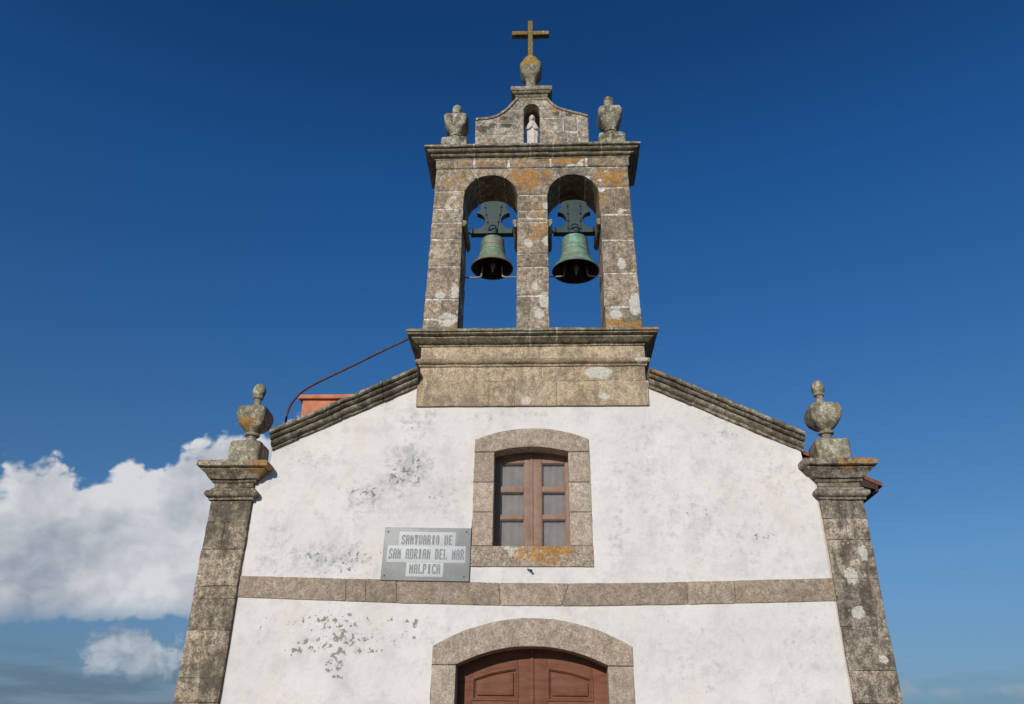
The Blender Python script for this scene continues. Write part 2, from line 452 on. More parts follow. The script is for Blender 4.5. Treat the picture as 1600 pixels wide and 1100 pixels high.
M['bell_inside'] = plain('dark_bronze', (0.03, 0.027, 0.018), 0.8, 0.2, 0.4, 9)  # bell interiors coloured much darker than the outer bronze
M['greenwood'] = plain('dark_green_painted_wood', (0.016, 0.046, 0.042), 0.5, 0, 0.2, 8)
M['iron'] = plain('dark_iron', (0.02, 0.022, 0.022), 0.6, 0.5)
M['greeniron'] = plain('green_painted_iron', (0.012, 0.035, 0.033), 0.45, 0.2)
M['paleiron'] = plain('galvanised_rod', (0.32, 0.30, 0.24), 0.55, 0.4)
M['rust'] = plain('rusty_red_iron', (0.075, 0.03, 0.022), 0.7, 0.1, 0.4, 20, col2=(0.15, 0.07, 0.05))
M['orange'] = plain('orange_render', (0.52, 0.205, 0.11), 0.9, 0, 0.18, 5, 0.5)
M['tile'] = plain('red_roof_tile', (0.27, 0.075, 0.04), 0.85, 0, 0.35, 9, 0.5, col2=(0.12, 0.05, 0.035))
M['darkwood'] = plain('dark_eave_wood', (0.05, 0.03, 0.02), 0.8)
M['sash'] = plain('faded_brown_paint', (0.25, 0.147, 0.10), 0.6, 0, 0.14, 14, 0.3, col2=(0.30, 0.19, 0.135))
M['curtain'] = plain('grey_net_curtain', (0.285, 0.265, 0.245), 0.9, 0, 0.12, 6)
M['plaque'] = plain('grey_metal_plaque', (0.245, 0.25, 0.24), 0.5, 0.1, 0.1, 4, 0.1, col2=(0.30, 0.305, 0.30))
M['plaque_light'] = plain('pale_lettering_panel', (0.54, 0.55, 0.54), 0.55, 0, 0.05, 5, 0.05)
M['plaque_letter'] = plain('grey_letter_paint', (0.225, 0.23, 0.23), 0.6, 0, 0.15, 22, 0.05, col2=(0.29, 0.295, 0.295))
M['screw'] = plain('dark_screw', (0.07, 0.075, 0.07), 0.6, 0.4)
M['statue'] = plain('white_painted_statue', (0.62, 0.57, 0.53), 0.7, 0, 0.1, 20, 0.3, col2=(0.50, 0.44, 0.40))
M['sidewall'] = plain('whitewashed_side_wall', (0.7, 0.68, 0.65), 0.9, 0, 0.1, 2)
M['grass'] = plain('coastal_grass', (0.045, 0.06, 0.022), 0.95, 0, 0.4, 0.7, 0.6, col2=(0.08, 0.07, 0.035))
M['paving'] = plain('granite_paving', (0.13, 0.12, 0.10), 0.9, 0, 0.25, 1.2, 0.5)
M['sea'] = plain('sea_water', (0.01, 0.03, 0.05), 0.12, 0, 0.2, 0.02, 0.3)


def door_mat():
    m, nt, b, co = new_mat('brown_door_paint')
    n_ = noise_n(nt, co, 3.0, 6, 0.6, mul=(1, 1, 6))
    c = mixc(nt, n_.step(0.35, 0.65), (0.150, 0.054, 0.028), (0.20, 0.077, 0.042))
    chip = noise_n(nt, co, 24.0, 4, 0.7).step(0.68, 0.74)
    c = mixc(nt, chip * 0.55, c, (0.35, 0.25, 0.18))
    fade = noise_n(nt, co, 4.0, 7, 0.7, mul=(1, 1, 2.5)).step(0.46, 0.62)
    c = mixc(nt, fade * 0.35, c, (0.24, 0.115, 0.07))
    nt.links.new(c.s, b.inputs['Base Color'])
    b.inputs['Roughness'].default_value = 0.62
    b.inputs['Specular IOR Level'].default_value = 0.22
    bump(nt, b, noise_n(nt, co, 14.0, 5, 0.6, mul=(1, 1, 5)), 0.35, 0.006)
    return m


M['door'] = door_mat()


def glass_mat():
    m = bpy.data.materials.new('window_glass')
    m.use_nodes = True
    nt = m.node_tree
    nt.nodes.clear()
    o = nt.nodes.new('ShaderNodeOutputMaterial')
    t = nt.nodes.new('ShaderNodeBsdfTransparent')
    t.inputs[0].default_value = (0.94, 0.93, 0.92, 1)
    g = nt.nodes.new('ShaderNodeBsdfGlossy')
    g.inputs['Roughness'].default_value = 0.04
    g.inputs[0].default_value = (1, 1, 1, 1)
    mx = nt.nodes.new('ShaderNodeMixShader')
    fr = nt.nodes.new('ShaderNodeFresnel')
    fr.inputs[0].default_value = 1.45
    nt.links.new(fr.outputs[0], mx.inputs[0])
    nt.links.new(t.outputs[0], mx.inputs[1])
    nt.links.new(g.outputs[0], mx.inputs[2])
    nt.links.new(mx.outputs[0], o.inputs[0])
    return m


M['glass'] = glass_mat()


# ------------------------------------------------------------------ mesh helpers
def obj(name, bm, mat, parent=None, sharp=40, smooth=True):
    me = bpy.data.meshes.new(name)
    bmesh.ops.recalc_face_normals(bm, faces=bm.faces)
    bm.to_mesh(me)
    bm.free()
    me.materials.append(mat)
    if smooth:
        me.polygons.foreach_set('use_smooth', [True] * len(me.polygons))
        me.set_sharp_from_angle(angle=math.radians(sharp))
    o = bpy.data.objects.new(name, me)
    COL.objects.link(o)
    if parent:
        o.parent = parent
    return o


def thing(name, label, cat, loc=(0, 0, 0), group=None):
    o = bpy.data.objects.new(name, None)
    COL.objects.link(o)
    o.location = loc
    o['label'] = label
    o['category'] = cat
    if group:
        o['group'] = group
    return o


def reparent(o, root):
    """parent to an Empty away from the origin while the mesh stays where it is"""
    o.parent = root
    o.matrix_parent_inverse = Matrix.Translation(root.location).inverted()


def jit(p, amp, freq=3.0, seed=0.0):
    if not amp:
        return p
    q = Vector((p[0] * freq + seed, p[1] * freq, p[2] * freq))
    n_ = noise.noise_vector(q) + noise.noise_vector(q * 3.1) * 0.5 + noise.noise_vector(q * 7.3) * 0.35
    return (p[0] + n_.x * amp, p[1] + n_.y * amp, p[2] + n_.z * amp)


def params(L, r, res):
    n_ = max(1, int(round((L - 2 * r) / res)))
    a = [0, r * 0.35] + [r + (L - 2 * r) * i / n_ for i in range(n_ + 1)] + [L - r * 0.35, L]
    return a


def rblock(bm, f, L, r=0.012, res=0.12, amp=0.004, seed=0.0):
    """a stone: box of size L with rounded arrises, mapped through f(s,t,w)"""
    P = [params(l, min(r, l * 0.3), res) for l in L]
    vs = {}

    def vert(i, j, k):
        key = (i, j, k)
        if key in vs:
            return vs[key]
        p = Vector((P[0][i], P[1][j], P[2][k]))
        rr = [min(r, l * 0.3) for l in L]
        c_ = Vector([min(max(p[a], rr[a]), L[a] - rr[a]) for a in range(3)])
        d = p - c_
        m_ = max(abs(d[a]) / rr[a] for a in range(3))
        if d.length > 1e-9:
            d = d.normalized() * m_ * r if m_ >= 0.999 else d.normalized() * d.length
        p = c_ + d
        q = f(p.x / L[0], p.y / L[1], p.z / L[2])
        vs[key] = bm.verts.new(jit(q, amp, 3.0, seed))
        return vs[key]

    n_ = [len(a) - 1 for a in P]
    for ax in range(3):
        b_, c_ = [a for a in range(3) if a != ax]
        for side in (0, n_[ax]):
            for i in range(n_[b_]):
                for j in range(n_[c_]):
                    q = []
                    for (di, dj) in ((0, 0), (1, 0), (1, 1), (0, 1)):
                        k = [0, 0, 0]
                        k[ax] = side
                        k[b_] = i + di
                        k[c_] = j + dj
                        q.append(vert(*k))
                    try:
                        bm.faces.new(q)
                    except ValueError:
                        pass


def boxf(x0, x1, y0, y1, z0, z1):
    return lambda s, t, w: (x0 + (x1 - x0) * s, y0 + (y1 - y0) * t, z0 + (z1 - z0) * w)


def rbox(bm, x0, x1, y0, y1, z0, z1, r=0.01, res=0.12, amp=0.003, seed=0.0):
    rblock(bm, boxf(x0, x1, y0, y1, z0, z1), (x1 - x0, y1 - y0, z1 - z0), r, res, amp, seed)


def quadf(a, b, c_, d, y0, y1):
    """front quad a(left,bottom) b(right,bottom) c(right,top) d(left,top) in x,z"""
    def f(s, t, w):
        x = (a[0] * (1 - s) + b[0] * s) * (1 - w) + (d[0] * (1 - s) + c_[0] * s) * w
        z = (a[1] * (1 - s) + b[1] * s) * (1 - w) + (d[1] * (1 - s) + c_[1] * s) * w
        return (x, y0 + (y1 - y0) * t, z)
    return f


def rings(bm, levels, amp=0.0, cap=True, seed=0.0, freq=3.0):
    """levels: list of vertex-coordinate rings of equal length"""
    R_ = [[bm.verts.new(jit(p, amp, freq, seed)) for p in ring] for ring in levels]
    n_ = len(R_[0])
    for a, b in zip(R_, R_[1:]):
        for i in range(n_):
            j = (i + 1) % n_
            bm.faces.new((a[i], a[j], b[j], b[i]))
    if cap:
        bm.faces.new(R_[0])
        bm.faces.new(R_[-1])


def rect_ring(x0, x1, y0, y1, z, sx, sy):
    pts = [(x0 + (x1 - x0) * i / sx, y0, z) for i in range(sx)]
    pts += [(x1, y0 + (y1 - y0) * i / sy, z) for i in range(sy)]
    pts += [(x1 - (x1 - x0) * i / sx, y1, z) for i in range(sx)]
    pts += [(x0, y1 - (y1 - y0) * i / sy, z) for i in range(sy)]
    return pts


def moulding(bm, x0, x1, y0, y1, prof, res=0.06, amp=0.004, seed=0.0):
    sx = max(2, int((x1 - x0) / res))
    sy = max(2, int((y1 - y0) / res))
    lv = [rect_ring(x0 - o, x1 + o, y0 - o, y1 + o, z, sx, sy) for o, z in prof]
    rings(bm, lv, amp, seed=seed)


def squircle(cx, cy, z, h, e, n_=36):
    """superellipse ring; e=2 round, larger = squarer"""
    out_ = []
    for i in range(n_):
        a = 2 * math.pi * (i + 0.5) / n_
        c_, s_ = math.cos(a), math.sin(a)
        k = (abs(c_) ** e + abs(s_) ** e) ** (-1 / e)
        out_.append((cx + h * k * c_, cy + h * k * s_, z))
    return out_


def lathe(bm, cx, cy, prof, e=2, n_=36, amp=0.0, seed=0.0, cap=True, freq=3.0):
    rings(bm, [squircle(cx, cy, z, h, (p[0] if p else e), n_) for (h, z, *p) in prof], amp, cap, seed, freq)


def tube(bm, pts, r, n_=10):
    pts = [Vector(p) for p in pts]
    lv = []
    for i, p in enumerate(pts):
        t = (pts[min(i + 1, len(pts) - 1)] - pts[max(i - 1, 0)]).normalized()
        a = t.orthogonal().normalized() if i == 0 else (prev - t * prev.dot(t)).normalized()
        prev = a
        b = t.cross(a)
        lv.append([tuple(p + (a * math.cos(2 * math.pi * k / n_) + b * math.sin(2 * math.pi * k / n_)) * r) for k in range(n_)])
    rings(bm, lv)


def smooth_path(pts, n_=6):
    out_ = []
    P = [Vector(p) for p in pts]
    for i in range(len(P) - 1):
        p0, p1, p2, p3 = P[max(i - 1, 0)], P[i], P[i + 1], P[min(i + 2, len(P) - 1)]
        for k in range(n_):
            t = k / n_
            out_.append(0.5 * ((2 * p1) + (p2 - p0) * t + (2 * p0 - 5 * p1 + 4 * p2 - p3) * t * t + (-p0 + 3 * p1 - 3 * p2 + p3) * t ** 3))
    out_.append(P[-1])
    return out_


def prism(bm, poly, y0, y1):
    a = [bm.verts.new((x, y0, z)) for x, z in poly]
    b = [bm.verts.new((x, y1, z)) for x, z in poly]
    n_ = len(poly)
    for t in tessellate_polygon([[Vector((x, z, 0)) for x, z in poly]]):
        bm.faces.new([a[k] for k in t])
        bm.faces.new([b[k] for k in reversed(t)])
    for i in range(n_):
        j = (i + 1) % n_
        bm.faces.new((a[i], a[j], b[j], b[i]))


# ------------------------------------------------------------------ setting
def sheet(name, mat, z, r, n_=48, hole=None):
    bm = bmesh.new()
    bm.faces.new([bm.verts.new((r * math.cos(2 * math.pi * i / n_), r * math.sin(2 * math.pi * i / n_), z)) for i in range(n_)])
    o = obj(name, bm, mat, smooth=False)
    o['kind'] = 'structure'
    return o


bm = bmesh.new()
NA = 96
lv = []
for r_, z_ in ((0.01, -.02), (25, -.03), (60, -1.2), (110, -9), (150, -32), (175, -62)):
    lv.append([((r_ * (1 + .18 * math.sin(3 * a + 1) + .08 * math.sin(7 * a))) * math.cos(a), (r_ * (1 + .18 * math.sin(3 * a + 1) + .08 * math.sin(7 * a))) * math.sin(a), z_)
               for a in [2 * math.pi * i / NA for i in range(NA)]])
rings(bm, lv)
o = obj('headland_ground', bm, M['grass'])
o['kind'] = 'structure'
sheet('sea', M['sea'], -58.0, 14000, 128)
bm = bmesh.new()
rbox(bm, -9, 9, -14, 0.4, -0.2, 0.0, 0.02, 0.6, 0.0)
o = obj('forecourt_pavement', bm, M['paving'])
o['kind'] = 'structure'

# ------------------------------------------------------------------ the chapel
chapel = thing('chapel', 'whitewashed granite chapel with double arched belfry, stone corner pilasters and brown window and door', 'chapel')


def arc_pts(x0, x1, zs, zt, n_):
    """segmental arch through (x0,zs) (mid,zt) (x1,zs)"""
    cx = (x0 + x1) / 2
    w = (x1 - x0) / 2
    h = zt - zs
    R_ = (w * w + h * h) / (2 * h)
    zc = zt - R_
    a0 = math.asin(w / R_)
    return [(cx + R_ * math.sin(-a0 + 2 * a0 * i / n_), zc + R_ * math.cos(-a0 + 2 * a0 * i / n_)) for i in range(n_ + 1)]


# opening outlines (outer edge of each stone surround)
WIN_OUT = [(-0.815, 3.865)] + arc_pts(-0.803, 0.803, 5.648, 5.818, 16) + [(0.812, 3.865)]
DOOR_OUT = [(-1.245, 0.0)] + arc_pts(-1.256, 1.256, 2.878, 3.222, 20) + [(1.245, 0.0)]


def dense(poly, res, amp, closed=True):
    out_ = []
    n_ = len(poly)
    for i in range(n_ if closed else n_ - 1):
        a, b = Vector(poly[i]), Vector(poly[(i + 1) % n_])
        k = max(1, int((b - a).length / res))
        for j in range(k):
            p = a + (b - a) * j / k
            v = noise.noise_vector(Vector((p.x * 4, p.y * 4, 1.3))) + noise.noise_vector(Vector((p.x * 13, p.y * 13, 5.3))) * 0.5
            out_.append((p.x + v.x * amp, p.y + v.y * amp))
    return out_


outer = [(-3.90, 0.0), (-3.90, 5.24), (-3.70, 5.24), (-3.70, 5.60), (-1.60, 6.60), (1.60, 6.60), (3.72, 5.56), (3.74, 5.24), (3.90, 5.24), (3.90, 0.0)]
loops = [outer, dense(WIN_OUT, 0.05, 0.010), dense(DOOR_OUT, 0.05, 0.010)]
# plaster hangs 2 cm over the joint, so shrink nothing: stones stand 15 mm proud of it
bm = bmesh.new()
allv = []
for lp in loops:
    vs = [bm.verts.new((x, 0.0, z)) for x, z in lp]
    allv.append(vs)
    for i in range(len(vs)):
        bm.edges.new((vs[i], vs[(i + 1) % len(vs)]))
bmesh.ops.triangle_fill(bm, use_beauty=True, use_dissolve=False, edges=bm.edges[:])
bmesh.ops.recalc_face_normals(bm, faces=bm.faces)
r_ = bmesh.ops.extrude_face_region(bm, geom=bm.faces[:])
bmesh.ops.translate(bm, verts=[g for g in r_['geom'] if isinstance(g, bmesh.types.BMVert)], vec=(0, 0.62, 0))
obj('facade_wall', bm, M['plaster'], chapel, smooth=False)

# ---- string course, slightly sagging in the middle, one mesh of long stones
top_c = [(-3.90, 3.742), (-1.996, 3.699), (-0.43, 3.660), (0.57, 3.657), (1.73, 3.673), (3.37, 3.718), (3.905, 3.737)]
bot_c = [(-3.90, 3.470), (-1.753, 3.403), (-0.42, 3.376), (0.40, 3.371), (1.71, 3.392), (3.33, 3.434), (3.918, 3.448)]


def lin(c_, x):
    for (xa, za), (xb, zb) in zip(c_, c_[1:]):
        if x <= xb or (xb, zb) == c_[-1]:
            return za + (zb - za) * (x - xa) / (xb - xa)


bm = bmesh.new()
js = [(-3.875, -3.875), (-2.44, -2.42), (-2.175, -2.165), (-1.776, -1.753), (-0.43, -0.41), (0.475, 0.385), (2.0, 1.993), (2.61, 2.593), (3.875, 3.885)]
for i, ((a, b), (c_, d)) in enumerate(zip(js, js[1:])):
    g = 0.004 if i != 5 and i != 4 else 0.006
    a, b, c_, d = a + g, b + g, c_ - g, d - g
    def f(s, t, w, a=a, b=b, c_=c_, d=d):
        xt, xb = a + (c_ - a) * s, b + (d - b) * s
        return (xb + (xt - xb) * w, -0.016 + 0.2 * t, lin(bot_c, xb) * (1 - w) + lin(top_c, xt) * w)
    rblock(bm, f, (c_ - a, 0.2, 0.29), 0.007, 0.07, 0.004, i * 3.0)
obj('string_course', bm, M['string'], chapel)
bm = bmesh.new()
for i in range(24):
    xa, xb = -3.87 + 7.745 * i / 24, -3.87 + 7.745 * (i + 1) / 24
    bmf = quadf((xa, lin(bot_c, xa) + .012), (xb, lin(bot_c, xb) + .012), (xb, lin(top_c, xb) - .012), (xa, lin(top_c, xa) - .012), -0.009, 0.1)
    vs = [bm.verts.new(bmf(s, 0, w)) for s, w in ((0, 0), (1, 0), (1, 1), (0, 1))]
    bm.faces.new(vs)
obj('string_course_joint', bm, M['darkmortar'], chapel, smooth=False)

# ---- window surround
WY0, WY1 = -0.015, 0.34
win = bpy.data.objects.new('window', None)
COL.objects.link(win)
win.parent = chapel
bm = bmesh.new()
oi = arc_pts(-0.527, 0.508, 5.464, 5.536, 12)
oo = arc_pts(-0.803, 0.803, 5.648, 5.818, 12)


def strip(inner, outer_, y0, y1):
    n_ = len(inner) - 1
    def f(s, t, w):
        u = min(max(s, 0), 1) * n_
        i = min(int(u), n_ - 1)
        k = u - i
        xi = inner[i][0] * (1 - k) + inner[i + 1][0] * k
        zi = inner[i][1] * (1 - k) + inner[i + 1][1] * k
        xo = outer_[i][0] * (1 - k) + outer_[i + 1][0] * k
        zo = outer_[i][1] * (1 - k) + outer_[i + 1][1] * k
        return (xi + (xo - xi) * w, y0 + (y1 - y0) * t, zi + (zo - zi) * w)
    return f


# lintel with square-cut ends resting on the jambs
oi2 = [(-0.806, 5.464)] + oi[0:1] + oi[1:-1] + oi[-1:] + [(0.806, 5.464)]
oo2 = [(-0.8065, 5.60)] + [(-0.803, 5.648)] + oo[1:-1] + [(0.803, 5.648)] + [(0.8065, 5.60)]


def lintel_f(xl, xr, inner, outer_, y0, y1):
    def zat(c_, x):
        if x <= c_[0][0]:
            return c_[0][1]
        if x >= c_[-1][0]:
            return c_[-1][1]
        return lin(c_, x)
    def f(s, t, w):
        x = xl + (xr - xl) * s
        return (x, y0 + (y1 - y0) * t, zat(inner, x) * (1 - w) + zat(outer_, x) * w)
    return f


rblock(bm, lintel_f(-0.803, 0.803, oi, oo, WY0, WY1), (1.606, 0.27, 0.28), 0.009, 0.045, 0.003, 1.0)
for side, xi, xo in ((-1, -0.528, -0.806), (1, 0.508, 0.807)):
    zs = [4.141, 4.60, 5.02, 5.458]
    for k in range(3):
        z0, z1 = zs[k] + 0.003, zs[k + 1] - 0.003
        x0, x1 = sorted((xi, xo + (0.002 if k == 1 else 0) * side))
        rbox(bm, x0, x1, WY0 + 0.001 * k, WY1, z0, z1, 0.008, 0.08, 0.003, side * 4 + k)
obj('stone_surround', bm, M['surround'], win)
bm = bmesh.new()
rbox(bm, -0.813, 0.811, WY0 - 0.004, WY1, 3.867, 4.138, 0.01, 0.08, 0.003, 8.0)
obj('sill', bm, M['sill'], win)

# casements
SY = 0.245


def bar(bm, x0, x1, z0, z1, y0, y1, r=0.006):
    rbox(bm, x0, x1, y0, y1, z0, z1, r, 0.5, 0.0)


def casement(x0, x1, xl, xr):
    bm = bmesh.new()
    zb, zt = 4.135, 5.56
    bar(bm, x0, xl, zb, zt, SY, SY + .05)
    bar(bm, xr, x1, zb, zt, SY, SY + .05)
    for z0, z1 in ((zb, 4.195), (4.567, 4.632), (4.957, 5.038), (5.38, zt)):
        bar(bm, xl + .001, xr - .001, z0, z1, SY + .004, SY + .045)
    # thin glazing beads
    for z0, z1 in ((4.195, 4.567), (4.632, 4.957), (5.038, 5.38)):
        bar(bm, xl, xl + .009, z0, z1, SY + .018, SY + .04, .003)
        bar(bm, xr - .009, xr, z0, z1, SY + .018, SY + .04, .003)
        bar(bm, xl + .009, xr - .009, z1 - .009, z1, SY + .018, SY + .04, .003)
        bar(bm, xl + .009, xr - .009, z0, z0 + .009, SY + .018, SY + .04, .003)
    o = obj('casement', bm, M['sash'], win)
    for z0, z1 in ((4.195, 4.567), (4.632, 4.957), (5.038, 5.38)):
        g = bmesh.new()
        prism(g, [(xl - .004, z0 - .004), (xr + .004, z0 - .004), (xr + .004, z1 + .004), (xl - .004, z1 + .004)], SY + .028, SY + .032)
        obj('pane', g, M['glass'], win, smooth=False)
    return o


casement(-0.60, -0.012, -0.446, -0.116)
casement(0.003, 0.60, 0.136, 0.466)
bm = bmesh.new()
bar(bm, -0.022, 0.012, 4.136, 5.56, SY - .014, SY + .02)
obj('meeting_bead', bm, M['sash'], win)
bm = bmesh.new()
NX = 80
fr = [bm.verts.new((-0.6 + 1.2 * i / NX, SY + .065 + .003 * math.sin(i * 0.9) + .002 * math.sin(i * 2.3), 4.1)) for i in range(NX + 1)]
bk = [bm.verts.new((v.co.x, v.co.y, 5.6)) for v in fr]
for i in range(NX):
    bm.faces.new((fr[i], fr[i + 1], bk[i + 1], bk[i]))
obj('curtain', bm, M['curtain'], win)

# ---- door surround and leaves
door = bpy.data.objects.new('door', None)
COL.objects.link(door)
door.parent = chapel
bm = bmesh.new()
DY0, DY1 = -0.015, 0.39
di = arc_pts(-0.953, 0.938, 2.660, 2.882, 20)
do_ = arc_pts(-1.256, 1.256, 2.878, 3.222, 20)


def dstone(x0, x1, seed):
    rblock(bm, lintel_f(x0, x1, di, do_, DY0, DY1), (x1 - x0, 0.35, 0.34), 0.009, 0.05, 0.003, seed)


# springers turn the corner, the long arched lintel lies between them
dstone(-1.256, 1.256, 1.0)
for side, xi, xo in ((-1, -0.953, -1.25), (1, 0.938, 1.25)):
    zs = [0.0, 0.55, 1.1, 1.7, 2.2, 2.655]
    for k in range(5):
        x0, x1 = sorted((xi, xo))
        rbox(bm, x0, x1, DY0 + 0.001 * k, DY1, zs[k] + .003, zs[k + 1] - .003, 0.008, 0.09, 0.003, side * 5 + k)
obj('stone_surround', bm, M['surround'], door)


def leaf(x0, x1, xl, xr, sgn):
    """x0..x1 leaf, panel field xl..xr; panel head slopes down away from the middle"""
    y = 0.285
    bm = bmesh.new()
    def top(x):
        return 2.80 - 0.21 * (x / 0.9) ** 2 + 0.22
    bar(bm, x0, xl - .0005, 0.02, 2.93, y, y + .05)
    bar(bm, xr + .0005, x1, 0.02, 2.93, y, y + .05)
    # rails
    for z0, z1 in ((0.02, 0.25), (0.95, 1.08), (2.12, 2.275)):
        bar(bm, xl, xr, z0, z1, y + .001, y + .049)
    ins = [(xl + (xr - xl) * i / 8, 2.665 - 0.135 * (abs(xl + (xr - xl) * i / 8) - 0.17) / 0.6 - 0.02 * math.sin(math.pi * i / 8) * -1) for i in range(9)]
    def f(s, t, w):
        x = xl + (xr - xl) * s
        return (x, y + .001 + .048 * t, lin(ins, min(max(x, xl), xr)) * (1 - w) + 2.93 * w)
    rblock(bm, f, (xr - xl, .048, .25), .004, .05, 0)
    o = obj('leaf', bm, M['door'], door)
    # moulding + raised field per panel
    bm = bmesh.new()
    for (z0, tops) in ((2.275, ins), (1.08, [(xl, 2.12), (xr, 2.12)]), (0.25, [(xl, 0.95), (xr, 0.95)])):
        def fld(m_, ya, yb):
            def f(s, t, w):
                x = xl + m_ + (xr - xl - 2 * m_) * s
                return (x, ya + (yb - ya) * t, (z0 + m_) * (1 - w) + (lin(tops, x) - m_) * w)
            return f
        rblock(bm, fld(0.0, y + .03, y + .045), (xr - xl, .015, .3), .003, .05, 0)
        rblock(bm, fld(0.055, y + .008, y + .034), (xr - xl - .11, .026, .22), .012, .05, 0)
        # bolection moulding round the panel
        for m0, m1, h in ((-.006, .018, -.012), (.018, .032, .006)):
            A = fld(m0, y + h, y + .034)
            B = fld(m1, y + h, y + .034)
            pts = 10
            ringA = [A(i / pts, 0, 0) for i in range(pts)] + [A(1, 0, i / 4) for i in range(4)] + [A(1 - i / pts, 0, 1) for i in range(pts)] + [A(0, 0, 1 - i / 4) for i in range(4)]
            ringB = [B(i / pts, 0, 0) for i in range(pts)] + [B(1, 0, i / 4) for i in range(4)] + [B(1 - i / pts, 0, 1) for i in range(pts)] + [B(0, 0, 1 - i / 4) for i in range(4)]
            mid = [((a[0] + b[0]) / 2, a[1] - .004, (a[2] + b[2]) / 2) for a, b in zip(ringA, ringB)]
            back = [(a[0], y + .034, a[2]) for a in ringA]
            backb = [(a[0], y + .034, a[2]) for a in ringB]
            rings(bm, [back, ringA, mid, ringB, backb], cap=False)
    obj('panel', bm, M['door'], door)
    return o


leaf(-1.0, -0.008, -0.765, -0.185, -1)
leaf(0.003, 1.0, 0.187, 0.758, 1)
bm = bmesh.new()
bar(bm, -0.03, 0.018, 0.02, 2.93, .265, .31)
obj('meeting_bead', bm, M['door'], door)

# ---- pilasters
CAP = [(0.0, 5.000), (0.018, 5.002), (0.028, 5.015), (0.03, 5.032), (0.018, 5.034), (0.018, 5.042), (0.06, 5.046), (0.082, 5.075), (0.108, 5.115), (0.145, 5.142), (0.158, 5.156), (0.155, 5.166), (0.138, 5.168), (0.138, 5.178),
       (0.192, 5.182), (0.207, 5.195), (0.209, 5.245), (0.197, 5.275), (0.17, 5.285), (-0.2, 5.288)]
TORUS = [(-.02, 4.748), (0.018, 4.75), (0.028, 4.757), (0.03, 4.785), (0.055, 4.795), (0.075, 4.812), (0.084, 4.835), (0.081, 4.86), (0.064, 4.882), (0.04, 4.892), (0.03, 4.894), (0.025, 4.915), (0.0, 4.935), (-.02, 4.94)]


def pilaster(x0, x1, mat, seed, courses):
    root = bpy.data.objects.new('pilaster', None)
    COL.objects.link(root)
    root.parent = chapel
    y0, y1 = -0.05, 0.60
    bm = bmesh.new()
    rr = random.Random(seed)
    z = 0.0
    zs = courses
    for i, (za, zb) in enumerate(zip(zs, zs[1:])):
        k = rr.random()
        j = rr.uniform(-.004, .004)
        if k < 0.68:
            rbox(bm, x0 + j, x1 + j, y0 + j, y1, za + .001, zb - .001, .008, .07, .008, seed + i)
        else:
            xm = x0 + (x1 - x0) * rr.uniform(.38, .62)
            rbox(bm, x0 + j, xm - .0005, y0 + j, y1, za + .001, zb - .001, .006, .07, .008, seed + i)
            rbox(bm, xm + .0005, x1 + j, y0 - j, y1, za + .001, zb - .001, .006, .07, .008, seed + i + .5)
    rbox(bm, x0 + .005, x1 - .005, y0, y1, 4.935, 5.005, .01, .07, .006, seed + 40)
    obj('shaft', bm, mat, root)
    bm = bmesh.new()
    rbox(bm, x0 + .012, x1 - .012, y0 + .010, y1 - .02, 0.0, 4.98, .01, .5, 0)
    obj('mortar_bed', bm, M['darkmortar'], root)
    bm = bmesh.new()
    moulding(bm, x0, x1, y0, y1, TORUS, .05, .008, seed)
    obj('astragal', bm, mat, root)
    bm = bmesh.new()
    moulding(bm, x0, x1, y0, y1, CAP, .05, .009, seed + 3)
    obj('capital', bm, mat, root)
    return root


pilaster(-4.43, -3.865, M['pil_l'], 3, [0, .45, .9, 1.35, 1.8, 2.2, 2.48, 3.05, 3.44, 3.6, 4.08, 4.45, 4.76])
pilaster(3.865, 4.435, M['pil_r'], 12, [0, .5, .95, 1.4, 1.85, 2.25, 2.62, 3.13, 3.72, 4.22, 4.5, 4.76])


# ---- corner urns
def urn(cx, cy, mat, rot, seed, dz=0.0):
    root = bpy.data.objects.new('urn', None)
    COL.objects.link(root)
    root.parent = chapel
    bm = bmesh.new()
    h = 0.228
    lathe(bm, cx, cy, [(h, 5.28, 12), (h, 5.34, 12), (h * .99, 5.5, 12), (h * .985, 5.64, 12), (h * .95, 5.665, 9), (.14, 5.69, 5), (.115, 5.715, 4)], 12, 48, .008, seed, freq=4)
    obj('pedestal', bm, mat, root, sharp=60)
    bm = bmesh.new()
    lathe(bm, cx, cy, [(.11, 5.70, 3), (.085, 5.735, 2), (.07, 5.77), (.07, 5.80), (.10, 5.805), (.11, 5.825), (.10, 5.842), (.08, 5.85), (.088, 5.865, 3), (.135, 5.90, 4), (.178, 5.96, 9), (.205, 6.03, 14),
                       (.215, 6.10, 16), (.213, 6.16, 16), (.195, 6.215, 12), (.15, 6.25, 4), (.09, 6.275, 3), (.065, 6.30, 2), (.052, 6.33), (.048, 6.38), (.055, 6.40), (.05, 6.41)], 2, 48, .009, seed + 5, freq=5)
    obj('bowl', bm, mat, root, sharp=38)
    bm = bmesh.new()
    lathe(bm, cx, cy, [(.045, 6.40), (.07, 6.405), (.075, 6.425), (.07, 6.44), (.075, 6.45), (.092, 6.49), (.098, 6.53), (.094, 6.57), (.075, 6.61), (.045, 6.64), (.012, 6.65)], 2, 32, .007, seed + 9, freq=8)
    obj('ball', bm, mat, root, sharp=60)
    return root


urn(-4.125, 0.25, M['urn'], 0, 1.0)
urn(4.21, 0.25, M['urn'], 0, 7.0)

